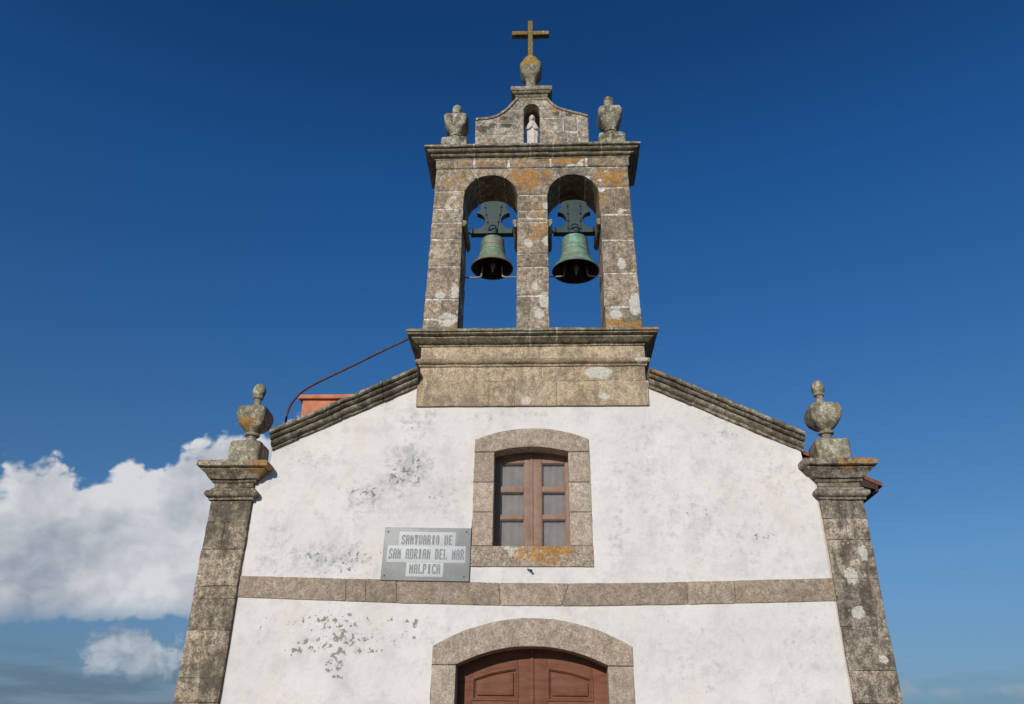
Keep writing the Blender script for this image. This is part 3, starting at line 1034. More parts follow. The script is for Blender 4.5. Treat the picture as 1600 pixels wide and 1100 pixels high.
# ---- raking cornices
RAKE = [(-.02, 0.0), (0.03, 0.0), (0.038, 0.008), (0.04, 0.036), (0.052, 0.04), (0.085, 0.048), (0.108, 0.068), (0.116, 0.09), (0.112, 0.104), (0.09, 0.106), (0.09, 0.116), (0.145, 0.12), (0.168, 0.132), (0.178, 0.148), (0.172, 0.160),
        (0.15, 0.162), (0.15, 0.172), (0.205, 0.176), (0.222, 0.19), (0.226, 0.21), (0.218, 0.232), (0.18, 0.245), (0.0, 0.25), (-.55, 0.255), (-.55, 0.0)]


def rake(xa, za, xb, zb, seed, splits):
    """one side of the gable, in separate stones butted end to end"""
    bm = bmesh.new()
    edges = [0.0] + splits + [1.0]
    for q, (s0, s1) in enumerate(zip(edges, edges[1:])):
        g = .0014
        s0, s1 = s0 + (g if q else 0), s1 - (g if s1 < 1 else 0)
        n_ = max(3, int((s1 - s0) * abs(xb - xa) / .05))
        dy = random.uniform(-.006, .006)
        dzz = random.uniform(-.006, .006)
        lv_ = []
        for i in range(n_ + 1):
            s = s0 + (s1 - s0) * i / n_
            x, z = xa + (xb - xa) * s, za + (zb - za) * s
            lv_.append([(x, -o_ + dy, z + h_ * 1.02 + dzz) for o_, h_ in RAKE])
        rings(bm, lv_, .012, seed=seed + q)
    o = obj('raking_cornice', bm, M['raking'], chapel)
    return o


rake(-3.695, 5.502, -1.672, 6.470, 2.0, [.17, .37, .47, .76])
rake(1.70, 6.442, 3.762, 5.432, 9.0, [.28, .52, .8])

# ---- belfry
TW = 0.74
bel = bpy.data.objects.new('belfry', None)
COL.objects.link(bel)
bel.parent = chapel
# plinth courses
bm = bmesh.new()
for x0, x1, i in ((-1.685, -0.25, 0), (-0.246, 0.36, 1), (0.364, 1.685, 2)):
    rbox(bm, x0, x1, -.035, TW, 6.155, 6.546, .009, .1, .004, i)
for x0, x1, i in ((-1.655, -1.31, 3), (-1.30, 0.155, 4), (0.165, 1.49, 5), (1.50, 1.66, 6)):
    rbox(bm, x0, x1, -.025, TW - .01, 6.550, 6.80, .009, .1, .004, i)
for x0, x1, i in ((-1.662, -1.31, 7), (-1.30, 0.13, 8), (0.14, 1.47, 9), (1.48, 1.675, 10)):
    rbox(bm, x0, x1, -.028, TW - .01, 6.885, 7.13, .009, .1, .004, i)
obj('plinth', bm, M['plinth'], bel)
bm = bmesh.new()
rbox(bm, -1.635, 1.64, -.018, TW - .03, 6.2, 7.16, .01, .5, 0)
obj('plinth_mortar', bm, M['mortar'], bel)
bm = bmesh.new()
moulding(bm, -1.66, 1.67, -.028, TW - .01, [(-.02, 6.783), (.015, 6.785), (.022, 6.795), (.025, 6.812), (.048, 6.82), (.068, 6.842), (.07, 6.872), (.052, 6.897), (.025, 6.905), (.0, 6.915), (-.02, 6.917)], .05, .006, 4)
obj('astragal', bm, M['plinth'], bel)
LOWC = [(-.02, 7.12), (.015, 7.122), (.02, 7.142), (.008, 7.145), (.008, 7.152), (.05, 7.156), (.075, 7.172), (.105, 7.195), (.13, 7.21), (.134, 7.225), (.118, 7.228), (.118, 7.236), (.165, 7.24), (.188, 7.252), (.192, 7.268), (.178, 7.272),
        (.178, 7.28), (.205, 7.284), (.211, 7.295), (.209, 7.315), (.195, 7.332), (.0, 7.345), (-.3, 7.35)]
bm = bmesh.new()
moulding(bm, -1.665, 1.665, -.03, TW, LOWC, .05, .007, 11)
obj('lower_cornice', bm, M['cornice'], bel)

# piers and arches
zs_, zt1, zt2 = 9.96, 10.413, 10.403
O1 = dict(x0=-1.132, x1=-0.237, zt=zt1)
O2 = dict(x0=0.266, x1=1.121, zt=zt2)


def half(op):
    return (op['x1'] - op['x0']) / 2


def edge(op, z, side, grow=0.0):
    """x of the opening's edge at height z"""
    cx = (op['x0'] + op['x1']) / 2
    w = half(op)
    if z <= zs_:
        return cx + side * (w + grow)
    h = op['zt'] - zs_
    t = min((z - zs_) / (h + grow), 1.0)
    return cx + side * (w + grow) * math.sqrt(max(0.0, 1 - t * t))


ZT = 10.555
KA = 0.36   # half width of the keystone at the top
Zk = {}


def kedge(op, z, side, grow=0.0):
    """edge of the opening up to the keystone joint, then along the slanting joint"""
    cx = (op['x0'] + op['x1']) / 2
    xk = 0.22
    zk = zs_ + (op['zt'] - zs_) * math.sqrt(1 - (xk / half(op)) ** 2)
    if z <= zk:
        return edge(op, z, side, grow)
    s = (z - zk) / (ZT - zk)
    return cx + side * (xk + grow + (KA - xk) * s)


def outerx(z, side):
    # the belfry narrows very slightly upwards
    s = (z - 7.33) / (10.55 - 7.33)
    return side * (1.672 + (1.622 - 1.672) * s)


def row(bm, lf, rf, z0, z1, y0, y1, r, amp, seed, sa=0.0, sb=1.0):
    def f(s, t, w):
        z = z0 + (z1 - z0) * w
        l, r2 = lf(z), rf(z)
        s = sa + (sb - sa) * s
        return (l + (r2 - l) * s, y0 + (y1 - y0) * t, z)
    zm = (z0 + z1) / 2
    rblock(bm, f, ((rf(zm) - lf(zm)) * (sb - sa), y1 - y0, z1 - z0), r, .07, amp, seed)


bm = bmesh.new()
core = bmesh.new()
g = .017
piers = [
    (lambda z: outerx(z, -1), lambda z: kedge(O1, z, -1), [7.33, 7.62, 7.98, 8.58, 9.10, 9.44, 9.72, 10.07, ZT], {1: .45, 3: .5, 6: .4}),
    (lambda z: kedge(O1, z, 1), lambda z: kedge(O2, z, -1), [7.33, 8.02, 8.55, 8.80, 9.42, 9.50, 9.66, 9.98, ZT], {0: .42, 3: .38, 5: 0.0}),
    (lambda z: kedge(O2, z, 1), lambda z: outerx(z, 1), [7.33, 7.80, 8.42, 9.05, 9.55, 10.1, ZT], {0: .45, 2: .42, 4: .5}),
]
sd = 0
rq = random.Random(5)
for lf, rf, zs2, spl in piers:
    for k, (a, b) in enumerate(zip(zs2, zs2[1:])):
        sd += 1
        cuts = [0.0, 1.0]
        if spl.get(k):
            cuts = [0.0, spl[k], 1.0]
        for sa, sb in zip(cuts, cuts[1:]):
            row(bm, lf, rf, a + g * .7 * rq.uniform(.3, 1.2), b - g * .7 * rq.uniform(.3, 1.2), rq.uniform(-.005, .004), TW, .012, .008, sd + sa, sa - (.004 if sa else 0), sb + (.0 if sb == 1 else .004))
    row(core, lambda z, lf=lf: lf(z) + .009, lambda z, rf=rf: rf(z) - .009, 7.335, ZT - .004, .0070, TW - .006, .006, 0, 0)
# keystones
for op in (O1, O2):
    cx = (op['x0'] + op['x1']) / 2
    xk = 0.206
    def f(s, t, w, op=op, cx=cx, xk=xk):
        u = -1 + 2 * s
        zb = zs_ + (op['zt'] - zs_) * math.sqrt(1 - (u * xk / half(op)) ** 2)
        xb, xt = cx + u * xk, cx + u * (KA - .018)
        return (xb + (xt - xb) * w, TW * t, zb + (ZT - g * .7 - zb) * w)
    rblock(bm, f, (.5, TW, .2), .009, .05, .005, cx * 9)
for op in (O1, O2):
    cx = (op['x0'] + op['x1']) / 2
    def f(s, t, w, op=op, cx=cx):
        u = -1 + 2 * s
        zb = zs_ + (op['zt'] - zs_) * math.sqrt(1 - (u * .235 / half(op)) ** 2) + .008
        xb, xt = cx + u * .235, cx + u * (KA + .015)
        return (xb + (xt - xb) * w, .0080 + (TW - .02) * t, zb + (ZT - .006 - zb) * w)
    rblock(core, f, (.5, TW, .2), .002, .06, 0, 0)
obj('pier_masonry', bm, M['tower'], bel)
# top course (frieze), a little proud
bm = bmesh.new()
xs = [-1.645, -0.98, -0.39, 0.32, 0.93, 1.66]
for i, (a, b) in enumerate(zip(xs, xs[1:])):
    rbox(bm, a + g * .8, b - g * .8, -.02, TW + .01, 10.562, 10.745, .012, .08, .006, i * 2.2)
rbox(core, -1.625, 1.635, -.0155, TW - .01, 10.56, 10.75, .01, .5, 0)
obj('frieze', bm, M['tower'], bel)
obj('mortar_joint', core, M['mortar'], bel)
# imposts
for x0, x1, i in ((-1.125, -1.062, 0), (-0.305, -0.244, 1), (0.274, 0.335, 2), (1.05, 1.115, 3)):
    bm = bmesh.new()
    lo = 9.33 if i in (1, 2) else 9.36
    inner_left = i in (0, 2)
    def f(s, t, w, x0=x0, x1=x1, lo=lo, il=inner_left):
        k = 1.0 if w > .35 else .55 + .45 * (w / .35)
        a, b = (x0, x0 + (x1 - x0) * k) if il else (x1 - (x1 - x0) * k, x1)
        return (a + (b - a) * s, -.012 + (TW + .02) * t, lo + (9.475 - lo) * w)
    rblock(bm, f, (.06, TW, .13), .008, .05, .004, i)
    obj('impost', bm, M['cornice'], bel)
UPC = [(-.02, 10.735), (.015, 10.737), (.022, 10.755), (.01, 10.757), (.01, 10.764), (.05, 10.768), (.075, 10.78), (.086, 10.798), (.082, 10.808), (.065, 10.81), (.065, 10.818), (.115, 10.822), (.142, 10.838), (.154, 10.855), (.15, 10.866),
       (.132, 10.868), (.132, 10.876), (.18, 10.88), (.192, 10.892), (.192, 10.915), (.18, 10.935), (.0, 10.95), (-.3, 10.955)]
bm = bmesh.new()
moulding(bm, -1.635, 1.65, -.01, TW, UPC, .05, .008, 21)
obj('upper_cornice', bm, M['cornice'], bel)

# pediment with a niche right through it
PY0, PY1 = 0.10, 0.62
curveL = [(-1.0, 11.745), (-0.93, 11.775), (-0.80, 11.775), (-0.70, 11.80), (-0.60, 11.845), (-0.50, 11.93), (-0.41, 12.03), (-0.34, 12.13), (-0.29, 12.20), (-0.262, 12.26), (-0.25, 12.30)]
curveR = [(0.25, 12.30), (0.27, 12.24), (0.32, 12.15), (0.38, 12.07), (0.47, 12.0), (0.57, 11.955), (0.70, 11.90), (0.85, 11.845), (0.97, 11.80), (1.0, 11.785)]
NW = 0.140
nz_s = 11.965


def ztop(x):
    if x <= -0.25:
        return lin(curveL, x)
    if x >= 0.25:
        return lin(curveR, x)
    return 12.305


def nedge(z, side):
    if z <= nz_s:
        return side * NW + .002
    t = min((z - nz_s) / .142, 1)
    return side * NW * math.sqrt(1 - t * t) + .002


bm = bmesh.new()


def pstone(x0f, x1f, z0, z1f, seed, n=1):
    def f(s, t, w):
        # z range depends on x for top stones
        x = x0f(z0) + (x1f(z0) - x0f(z0)) * s
        zt_ = z1f(x)
        z = z0 + (zt_ - z0) * w
        xa, xb = x0f(z), x1f(z)
        return (xa + (xb - xa) * s, PY0 + (PY1 - PY0) * t, z)
    L0 = x1f(z0) - x0f(z0)
    rblock(bm, f, (abs(L0), PY1 - PY0, max(.1, abs(z1f((x0f(z0) + x1f(z0)) / 2) - z0))), .009, .045, .005, seed)


c = lambda v: (lambda *_: v)
pstone(c(-.995), lambda z: nedge(z, -1), 10.93, c(11.38), 1)
pstone(c(-1.0), c(-.60), 11.388, lambda x: ztop(x), 2)
pstone(c(-.592), lambda z: nedge(z, -1), 11.388, c(11.66), 3)
pstone(c(-.592), lambda z: nedge(z, -1), 11.668, lambda x: min(ztop(x), 11.958), 4)
pstone(lambda z: nedge(z, 1), c(.62), 10.93, c(11.45), 5)
pstone(c(.628), c(.80), 10.93, c(11.40), 6)
pstone(c(.808), c(.998), 10.93, c(11.5), 7)
pstone(lambda z: nedge(z, 1), c(.55), 11.458, c(11.76), 8)
pstone(lambda z: nedge(z, 1), c(.50), 11.768, lambda x: min(ztop(x), 11.958), 9)
pstone(c(.508), c(.80), 11.768, lambda x: ztop(x), 10)
pstone(c(.558), c(.80), 11.458, c(11.76), 11)
pstone(c(.808), c(1.0), 11.508, lambda x: ztop(x), 12)
NI = 24
inn, outp = [], []
bound = [(-.455, 11.966), (-.41, 12.03), (-.34, 12.13), (-.29, 12.20), (-.262, 12.26), (-.25, 12.30), (.25, 12.30), (.27, 12.24), (.32, 12.15), (.38, 12.07), (.47, 12.0), (.50, 11.966)]
cum = [0]
for a, b in zip(bound, bound[1:]):
    cum.append(cum[-1] + math.dist(a, b))
for k in range(NI + 1):
    a = math.pi * (1 - k / NI)
    inn.append((.002 + NW * math.cos(a), nz_s + .001 + .142 * math.sin(a)))
    d = cum[-1] * k / NI
    q = max(i for i in range(len(bound) - 1) if cum[i] <= d + 1e-9)
    t = (d - cum[q]) / (cum[q + 1] - cum[q])
    outp.append((bound[q][0] + (bound[q + 1][0] - bound[q][0]) * t, bound[q][1] + (bound[q + 1][1] - bound[q][1]) * t))
rblock(bm, strip(inn, outp, PY0, PY1), (1.2, PY1 - PY0, .2), .008, .045, .004, 13)
obj('pediment_masonry', bm, M['pediment'], bel)
bm = bmesh.new()
for lf, rf in ((c(-.985), lambda z: nedge(z, -1) - .008), (lambda z: nedge(z, 1) + .008, c(.985))):
    zs3 = [10.94 + .04 * i for i in range(34)]
    for a, b in zip(zs3, zs3[1:]):
        xa, xb = lf(a), rf(a)
        # clip to below the curved top
        while xa < -.25 and ztop(xa) - .012 < b:
            xa += .01
        while xb > .25 and ztop(xb) - .012 < b:
            xb -= .01
        if xb - xa > .02 and b < 12.29:
            x2, x3 = max(xa, lf(b)) if lf(b) > -.9 else xa, min(xb, rf(b)) if rf(b) < .9 else xb
            vs = [(xa, a), (xb, a), (x3, b), (x2, b)]
            prism(bm, vs, PY0 + .006, PY1 - .006)
obj('pediment_mortar', bm, M['mortar'], bel, smooth=False)
# thin coping following the curve
for cv in (curveL, curveR):
    bm = bmesh.new()
    pts = smooth_path([(x, 0, z) for x, z in cv], 3)
    lv_ = []
    for i, p in enumerate(pts):
        t = (pts[min(i + 1, len(pts) - 1)] - pts[max(i - 1, 0)]).normalized()
        nrm = Vector((-t.z, 0, t.x))
        if nrm.z < 0:
            nrm = -nrm
        a = p + nrm * .018
        b = p - nrm * .03
        lv_.append([(b.x, PY0 - .018, b.z), (b.x, PY0 - .026, b.z + .008), (a.x, PY0 - .03, a.z - .01), (a.x, PY0 - .02, a.z), (a.x, PY1 + .02, a.z), (b.x, PY1 + .02, b.z)])
    rings(bm, lv_, .006, seed=3)
    obj('coping', bm, M['cornice'], bel)
bm = bmesh.new()
moulding(bm, -.25, .245, PY0, PY1, [(-.03, 12.19), (.0, 12.192), (.012, 12.2), (.015, 12.24), (.03, 12.25), (.045, 12.27), (.05, 12.285), (.075, 12.29), (.095, 12.305), (.105, 12.325), (.12, 12.33), (.125, 12.345), (.125, 12.41), (.115, 12.432), (.0, 12.44), (-.15, 12.445)], .04, .006, 31)
obj('pediment_cap', bm, M['cross'], bel)

# finials at the belfry's shoulders
def shoulder(cx, cy, kind, seed):
    root = bpy.data.objects.new('shoulder_finial', None)
    COL.objects.link(root)
    root.parent = chapel
    bm = bmesh.new()
    pt = 0.0 if kind == 'ball' else .04
    lathe(bm, cx, cy, [(.235, 10.93, 12), (.238, 11.0, 12), (.236, 11.2, 12), (.23, 11.40 + pt, 12), (.215, 11.425 + pt, 8), (.13, 11.44 + pt, 4), (.11, 11.46 + pt, 3)], 12, 48, .011, seed, freq=4)
    if kind == 'ball':
        lathe(bm, cx, cy, [(.11, 11.43, 2), (.105, 11.52), (.09, 11.55), (.085, 11.58), (.105, 11.59), (.11, 11.615), (.095, 11.63), (.10, 11.645, 3), (.135, 11.69, 4), (.172, 11.75, 6), (.20, 11.82, 8), (.217, 11.90, 9), (.216, 11.95, 9), (.20, 11.995, 7), (.15, 12.03, 4),
                           (.08, 12.05, 2), (.056, 12.08), (.054, 12.12), (.075, 12.13), (.08, 12.15), (.074, 12.165), (.088, 12.20), (.09, 12.25), (.078, 12.305), (.045, 12.34), (.012, 12.348)], 2, 48, .011, seed + 2, freq=6)
    else:
        lathe(bm, cx, cy, [(.11, 11.45, 2), (.105, 11.55), (.09, 11.59), (.085, 11.63), (.108, 11.64), (.112, 11.665), (.098, 11.68), (.10, 11.70, 3), (.14, 11.76, 4), (.178, 11.83, 6), (.205, 11.92, 8), (.219, 12.01, 9), (.216, 12.07, 9), (.195, 12.11, 7), (.14, 12.14, 4),
                           (.075, 12.155, 2), (.056, 12.17), (.054, 12.20), (.08, 12.21), (.086, 12.225), (.08, 12.245), (.076, 12.26), (.082, 12.32), (.092, 12.40), (.09, 12.435), (.04, 12.45)], 2, 48, .009, seed + 2, freq=6)
    o = obj('finial_stone', bm, M['topurn'], root, sharp=38)
    return root


shoulder(-1.37, 0.37, 'ball', 3.0)
shoulder(1.41, 0.37, 'stub', 8.0)

# the stone cross on its urn
cr = bpy.data.objects.new('roof_cross', None)
COL.objects.link(cr)
cr.parent = chapel
bm = bmesh.new()
lathe(bm, -.015, .36, [(.19, 12.43, 8), (.19, 12.55, 8), (.17, 12.6, 6), (.10, 12.66, 3), (.092, 12.78, 2), (.095, 12.88, 2), (.105, 12.93, 3), (.14, 12.965, 3.5), (.178, 13.03, 4), (.20, 13.12, 4.5), (.205, 13.20, 4.5), (.20, 13.26, 4), (.182, 13.30, 3.5),
                       (.155, 13.315, 2), (.162, 13.335, 2), (.165, 13.37, 2), (.155, 13.42, 2), (.13, 13.465, 2), (.09, 13.50, 2), (.03, 13.515, 2)], 2, 44, .008, 5.0, freq=5)
obj('urn_base', bm, M['crossball'], cr, sharp=60)
bm = bmesh.new()
rbox(bm, -.071, .023, .30, .42, 13.48, 14.475, .01, .05, .004, 2.0)
rbox(bm, -.384, -.072, .303, .417, 14.108, 14.205, .01, .05, .004, 4.0)
rbox(bm, .024, .338, .303, .417, 14.104, 14.20, .01, .05, .004, 6.0)
obj('cross_stone', bm, M['cross'], cr)

# ---- body of the building behind the facade
bm = bmesh.new()
rbox(bm, -4.36, -4.0, .6, 12, 0, 5.1, .01, 2, 0)
obj('side_wall', bm, M['sidewall'], chapel)
bm = bmesh.new()
rbox(bm, 4.0, 4.36, .6, 12, 0, 5.0, .01, 2, 0)
obj('side_wall', bm, M['sidewall'], chapel)
bm = bmesh.new()
prism(bm, [(-4.0, 0), (4.0, 0), (4.0, 5.3), (0, 7.2), (-4.0, 5.1)], 11.6, 12)
obj('back_wall', bm, M['sidewall'], chapel, smooth=False)


def slope_z(x):
    return 7.60 - (.47 if x > 0 else .535) * abs(x)


for sgn, xe in ((-1, -4.42), (1, 5.05)):
    bm = bmesh.new()
    # curved tiles: columns running down the slope
    ny = 62
    y0, y1 = .70, 12.1
    prev = None
    steps = [0.0, xe * .25, xe * .5, xe * .75] + [xe * (.75 + .25 * k / 6) for k in range(1, 7)]
    cols = []
    for j in range(ny * 4 + 1):
        y = y0 + (y1 - y0) * j / (ny * 4)
        hgt_ = .045 * abs(math.sin(math.pi * j / 4.0))
        cols.append([bm.verts.new((x, y, slope_z(x) + hgt_)) for x in steps])
    low = [[bm.verts.new((x, y, slope_z(x) - .05)) for x in steps] for y in (y0, y1)]
    for a, b in zip(cols, cols[1:]):
        for i in range(len(steps) - 1):
            bm.faces.new((a[i], a[i + 1], b[i + 1], b[i]))
    for i in range(len(steps) - 1):
        bm.faces.new((low[0][i], low[0][i + 1], low[1][i + 1], low[1][i]))
        bm.faces.new((cols[0][i], cols[0][i + 1], low[0][i + 1], low[0][i]))
        bm.faces.new((cols[-1][i], cols[-1][i + 1], low[1][i + 1], low[1][i]))
    bm.faces.new([c_[-1] for c_ in cols] + [low[1][-1], low[0][-1]])
    roof = obj('roof', bm, M['tile'], chapel)
    bm = bmesh.new()
    xa, xb = (4.30, 4.98) if sgn > 0 else (-4.38, -4.28)
    for (ya, yb) in [(.72 + .9 * k, .82 + .9 * k) for k in range(12)]:
        prism(bm, [(xa, slope_z(xa) - .055), (xb, slope_z(xb) - .055), (xb, slope_z(xb) - .13), (xa + .02, slope_z(xa) - .26)], ya, yb)
    prism(bm, [(xb - .04, slope_z(xb) - .05), (xb, slope_z(xb) - .052), (xb, slope_z(xb) - .16), (xb - .04, slope_z(xb) - .16)], .701, 12)
    obj('eaves', bm, M['darkwood'], roof, smooth=False)

# orange rendered chimney block behind the left slope
bm = bmesh.new()
rbox(bm, -3.90, -2.55, 1.62, 2.6, 5.6, 7.0, .012, .3, .006, 1)
rbox(bm, -3.965, -2.49, 1.56, 2.66, 7.0, 7.075, .012, .2, .006, 4)
obj('chimney', bm, M['orange'], chapel)

# ------------------------------------------------------------------ rusty rail from belfry to roof
rail = thing('handrail', 'thin rusty red iron rail bending down from the belfry to the left roof slope', 'handrail', (-3.9, .9, 5.8))
bm = bmesh.new()
tube(bm, smooth_path([(-1.62, .9, 8.0), (-2.058, .9, 7.759), (-2.433, .9, 7.555), (-3.0, .9, 7.235), (-3.45, .9, 6.985), (-3.66, .9, 6.845), (-3.80, .9, 6.68), (-3.868, .9, 6.5), (-3.885, .9, 6.25), (-3.89, .9, 5.52)], 6), .017, 10)
reparent(obj('rail', bm, M['rust']), rail)
bm = bmesh.new()
bm.free()
for (x, z) in ((-1.64, 7.99), (-3.89, 5.55)):
    bm = bmesh.new()
    rbox(bm, x - .05, x + .05, .85, .95, z - .04, z + .04, .006, .2, 0)
    reparent(obj('fixing', bm, M['rust']), rail)

# ------------------------------------------------------------------ bells
def bell(cx, cy, zr, R_, H, mat, label, wide, straps):
    root = thing('bell', label, 'bell', (cx, cy, zr), 'bells hanging in the belfry arches')
    bm = bmesh.new()
    # outside then inside profile, relative to mouth radius and height
    out_p = [(1.0, 0.0), (.985, .02), (.93, .07), (.84, .14), (.745, .22), (.675, .31), (.63, .40), (.60, .50), (.58, .60), (.565, .70), (.555, .78), (.565, .80), (.565, .82), (.55, .83), (.545, .90), (.555, .915), (.55, .93), (.52, .955), (.42, .985), (.25, 1.0), (.05, 1.005)]
    in_p = [(.05, .93), (.40, .92), (.48, .86), (.50, .6), (.55, .42), (.62, .27), (.76, .13), (.90, .03), (.955, .0)]
    # rings around the lip and waist
    prof = []
    for r_, h_ in out_p:
        prof.append((r_ * R_, zr + h_ * H))
    lv_ = [squircle(cx, cy, z, r_, 2, 64) for r_, z in [(r_ * R_, zr + h_ * H) for r_, h_ in in_p][::-1][:0]]
    full = [(r_ * R_, zr + h_ * H) for r_, h_ in in_p] + [(.975 * R_, zr - .012 * H)] + prof
    rings(bm, [squircle(cx, cy, z, r_, 2, 64) for r_, z in full])
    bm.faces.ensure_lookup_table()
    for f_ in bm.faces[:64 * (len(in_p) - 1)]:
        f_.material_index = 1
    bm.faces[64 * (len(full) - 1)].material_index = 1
    for r_, h_, k in ((.95, .052, .010), (.70, .28, .007), (.60, .52, .006), (.575, .66, .005)):
        lvv = []
        for a in range(7):
            t = 2 * math.pi * a / 6
            lvv.append(squircle(cx, cy, zr + h_ * H + k * math.sin(t), r_ * R_ + k * math.cos(t) * .8, 2, 64))
        rings(bm, lvv, cap=False)
    bb = obj('bell_body', bm, mat, sharp=50)
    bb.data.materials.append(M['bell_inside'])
    reparent(bb, root)
    # clapper
    bm = bmesh.new()
    tube(bm, [(cx, cy, zr + .8 * H), (cx + .01, cy, zr + .3 * H), (cx + .01, cy, zr - .02)], .012)
    lathe(bm, cx + .01, cy, [(.01, zr - .07), (.018, zr - .05), (.02, zr - .0), (.045, zr + .03), (.05, zr + .07), (.03, zr + .11), (.012, zr + .14)], 2, 16)
    reparent(obj('clapper', bm, M['paleiron']), root)
    # crown loops
    bm = bmesh.new()
    for a in range(4):
        t = math.pi / 4 + a * math.pi / 2
        dx_, dy_ = math.cos(t), math.sin(t)
        tube(bm, smooth_path([(cx + dx_ * .10, cy + dy_ * .10, zr + .97 * H), (cx + dx_ * .11, cy + dy_ * .11, zr + 1.07 * H), (cx + dx_ * .05, cy + dy_ * .05, zr + 1.13 * H), (cx, cy, zr + 1.10 * H)], 5), .016, 8)
    reparent(obj('crown', bm, M['iron']), root)
    # headstock
    zb = 9.44
    hw = wide
    fine_ = [(hw, zb), (hw, zb + .085), (.30, zb + .092)]
    for k in range(15):
        a = math.radians(262 - k * 11.2)
        fine_.append((.292 + .162 * math.cos(a), zb + .252 + .162 * math.sin(a)))
    fine_ += [(.275, zb + .412), (.272, zb + .462), (.238, zb + .47), (.218, zb + .50), (.212, zb + .53), (.216, zb + .57), (.212, zb + .608), (.16, zb + .64), (.08, zb + .66), (0, zb + .667)]
    poly = [(cx + x, z) for x, z in fine_] + [(cx - x, z) for x, z in fine_[::-1][1:]]
    bm = bmesh.new()
    prism(bm, poly, cy - .06, cy + .06)
    hs = obj('headstock', bm, M['greenwood'], sharp=35)
    reparent(hs, root)
    # iron straps, front and back
    bm = bmesh.new()
    for s_ in (-1, 1):
        for yy in (cy - .068, cy + .068):
            tb, tt = straps
            pts = [(cx + s_ * tb, yy, zb - .01), (cx + s_ * (tb + (tt - tb) * .5), yy, zb + .30), (cx + s_ * tt, yy, zb + .60)]
            for a, b in zip(pts, pts[1:]):
                lvv = [[(q[0] - .010, q[1] - .006, q[2]), (q[0] + .010, q[1] - .006, q[2]), (q[0] + .010, q[1] + .006, q[2]), (q[0] - .010, q[1] + .006, q[2])] for q in (a, b)]
                rings(bm, lvv)
            for k in range(4):
                q = Vector(pts[0]).lerp(Vector(pts[2]), .12 + .25 * k)
                lathe(bm, q.x, q.y, [(.013, q.z - .012), (.02, q.z), (.013, q.z + .012)], 2, 8)
    # saddle under the headstock
    rbox(bm, cx - .07, cx + .07, cy - .115, cy + .115, zb - .035, zb + .012, .008, .1, 0)
    tube(bm, smooth_path([(cx - .06, cy - .11, zb + .02), (cx - .05, cy - .12, zb + .09), (cx, cy - .12, zb + .12), (cx + .05, cy - .12, zb + .09), (cx + .06, cy - .11, zb + .02)], 5), .012, 8)
    reparent(obj('iron_strap', bm, M['greeniron']), root)
    # axle
    bm = bmesh.new()
    tube(bm, [(cx - hw - .12, cy, zb + .045), (cx + hw + .12, cy, zb + .045)], .018)
    for s_ in (-1, 1):
        tube(bm, [(cx + s_ * (hw - .035), cy - .066, zb + .0), (cx + s_ * (hw - .035), cy - .066, zb + .088)], .014)
    reparent(obj('axle', bm, M['iron']), root)
    # L-shaped restraining rods across the opening
    for s_, xe in ((-1, O1['x0'] if cx < 0 else O2['x0']), (1, O1['x1'] if cx < 0 else O2['x1'])):
        bm = bmesh.new()
        xin = cx + s_ * R_ * .50
        zrod = 8.605
        tube(bm, smooth_path([(xe - s_ * -.01, cy, zrod), (cx + s_ * R_ * .78, cy, zrod), (xin + s_ * .02, cy, zrod + .01), (xin, cy, zrod + .03), (xin - s_ * .01, cy, zrod + .12), (xin - s_ * .015, cy, zrod + .2)], 4), .0135, 8)
        reparent(obj('stay_rod', bm, M['paleiron']), root)
    return root


bell(-.655, .37, 8.775, .348, .575, M['bellL'], 'smaller olive bronze bell with slanting headstock straps, in the arch nearer the rusty rail', .372, (.055, .15))
bell(.71, .37, 8.70, .385, .65, M['bellR'], 'larger turquoise verdigris bell with upright headstock straps, in the arch farther from the rail', .352, (.10, .11))

# ------------------------------------------------------------------ statue in the niche
st = thing('statue', 'small white robed and veiled figure standing in the niche above the bells', 'statue', (.005, .32, 10.95))
bm = bmesh.new()
rbox(bm, -.09, .10, .20, .43, 10.94, 11.18, .01, .06, .002, 3)
reparent(obj('statue_base', bm, M['statue']), st)
bm = bmesh.new()
NS = 48
lv_ = []
for (z, wx, wy, fold) in ((0, .086, .072, .12), (.04, .090, .074, .12), (.15, .097, .074, .10), (.30, .106, .074, .08), (.42, .112, .076, .05), (.50, .112, .08, .04), (.57, .104, .078, .03), (.62, .088, .066, .02), (.665, .066, .056, .01), (.70, .05, .05, 0),
                            (.725, .050, .054, 0), (.76, .056, .060, 0), (.80, .053, .058, 0), (.83, .040, .044, 0), (.85, .018, .02, 0)):
    ring = []
    for i in range(NS):
        a = 2 * math.pi * i / NS
        k = 1 + fold * math.sin(a * 9 + z * 3)
        wx2 = wx * 1.04
        ring.append((.006 + wx2 * k * math.cos(a), .32 + wy * k * math.sin(a), 11.175 + z))
    lv_.append(ring)
rings(bm, lv_, .002, freq=12)
reparent(obj('robe', bm, M['statue'], sharp=80), st)
bm = bmesh.new()
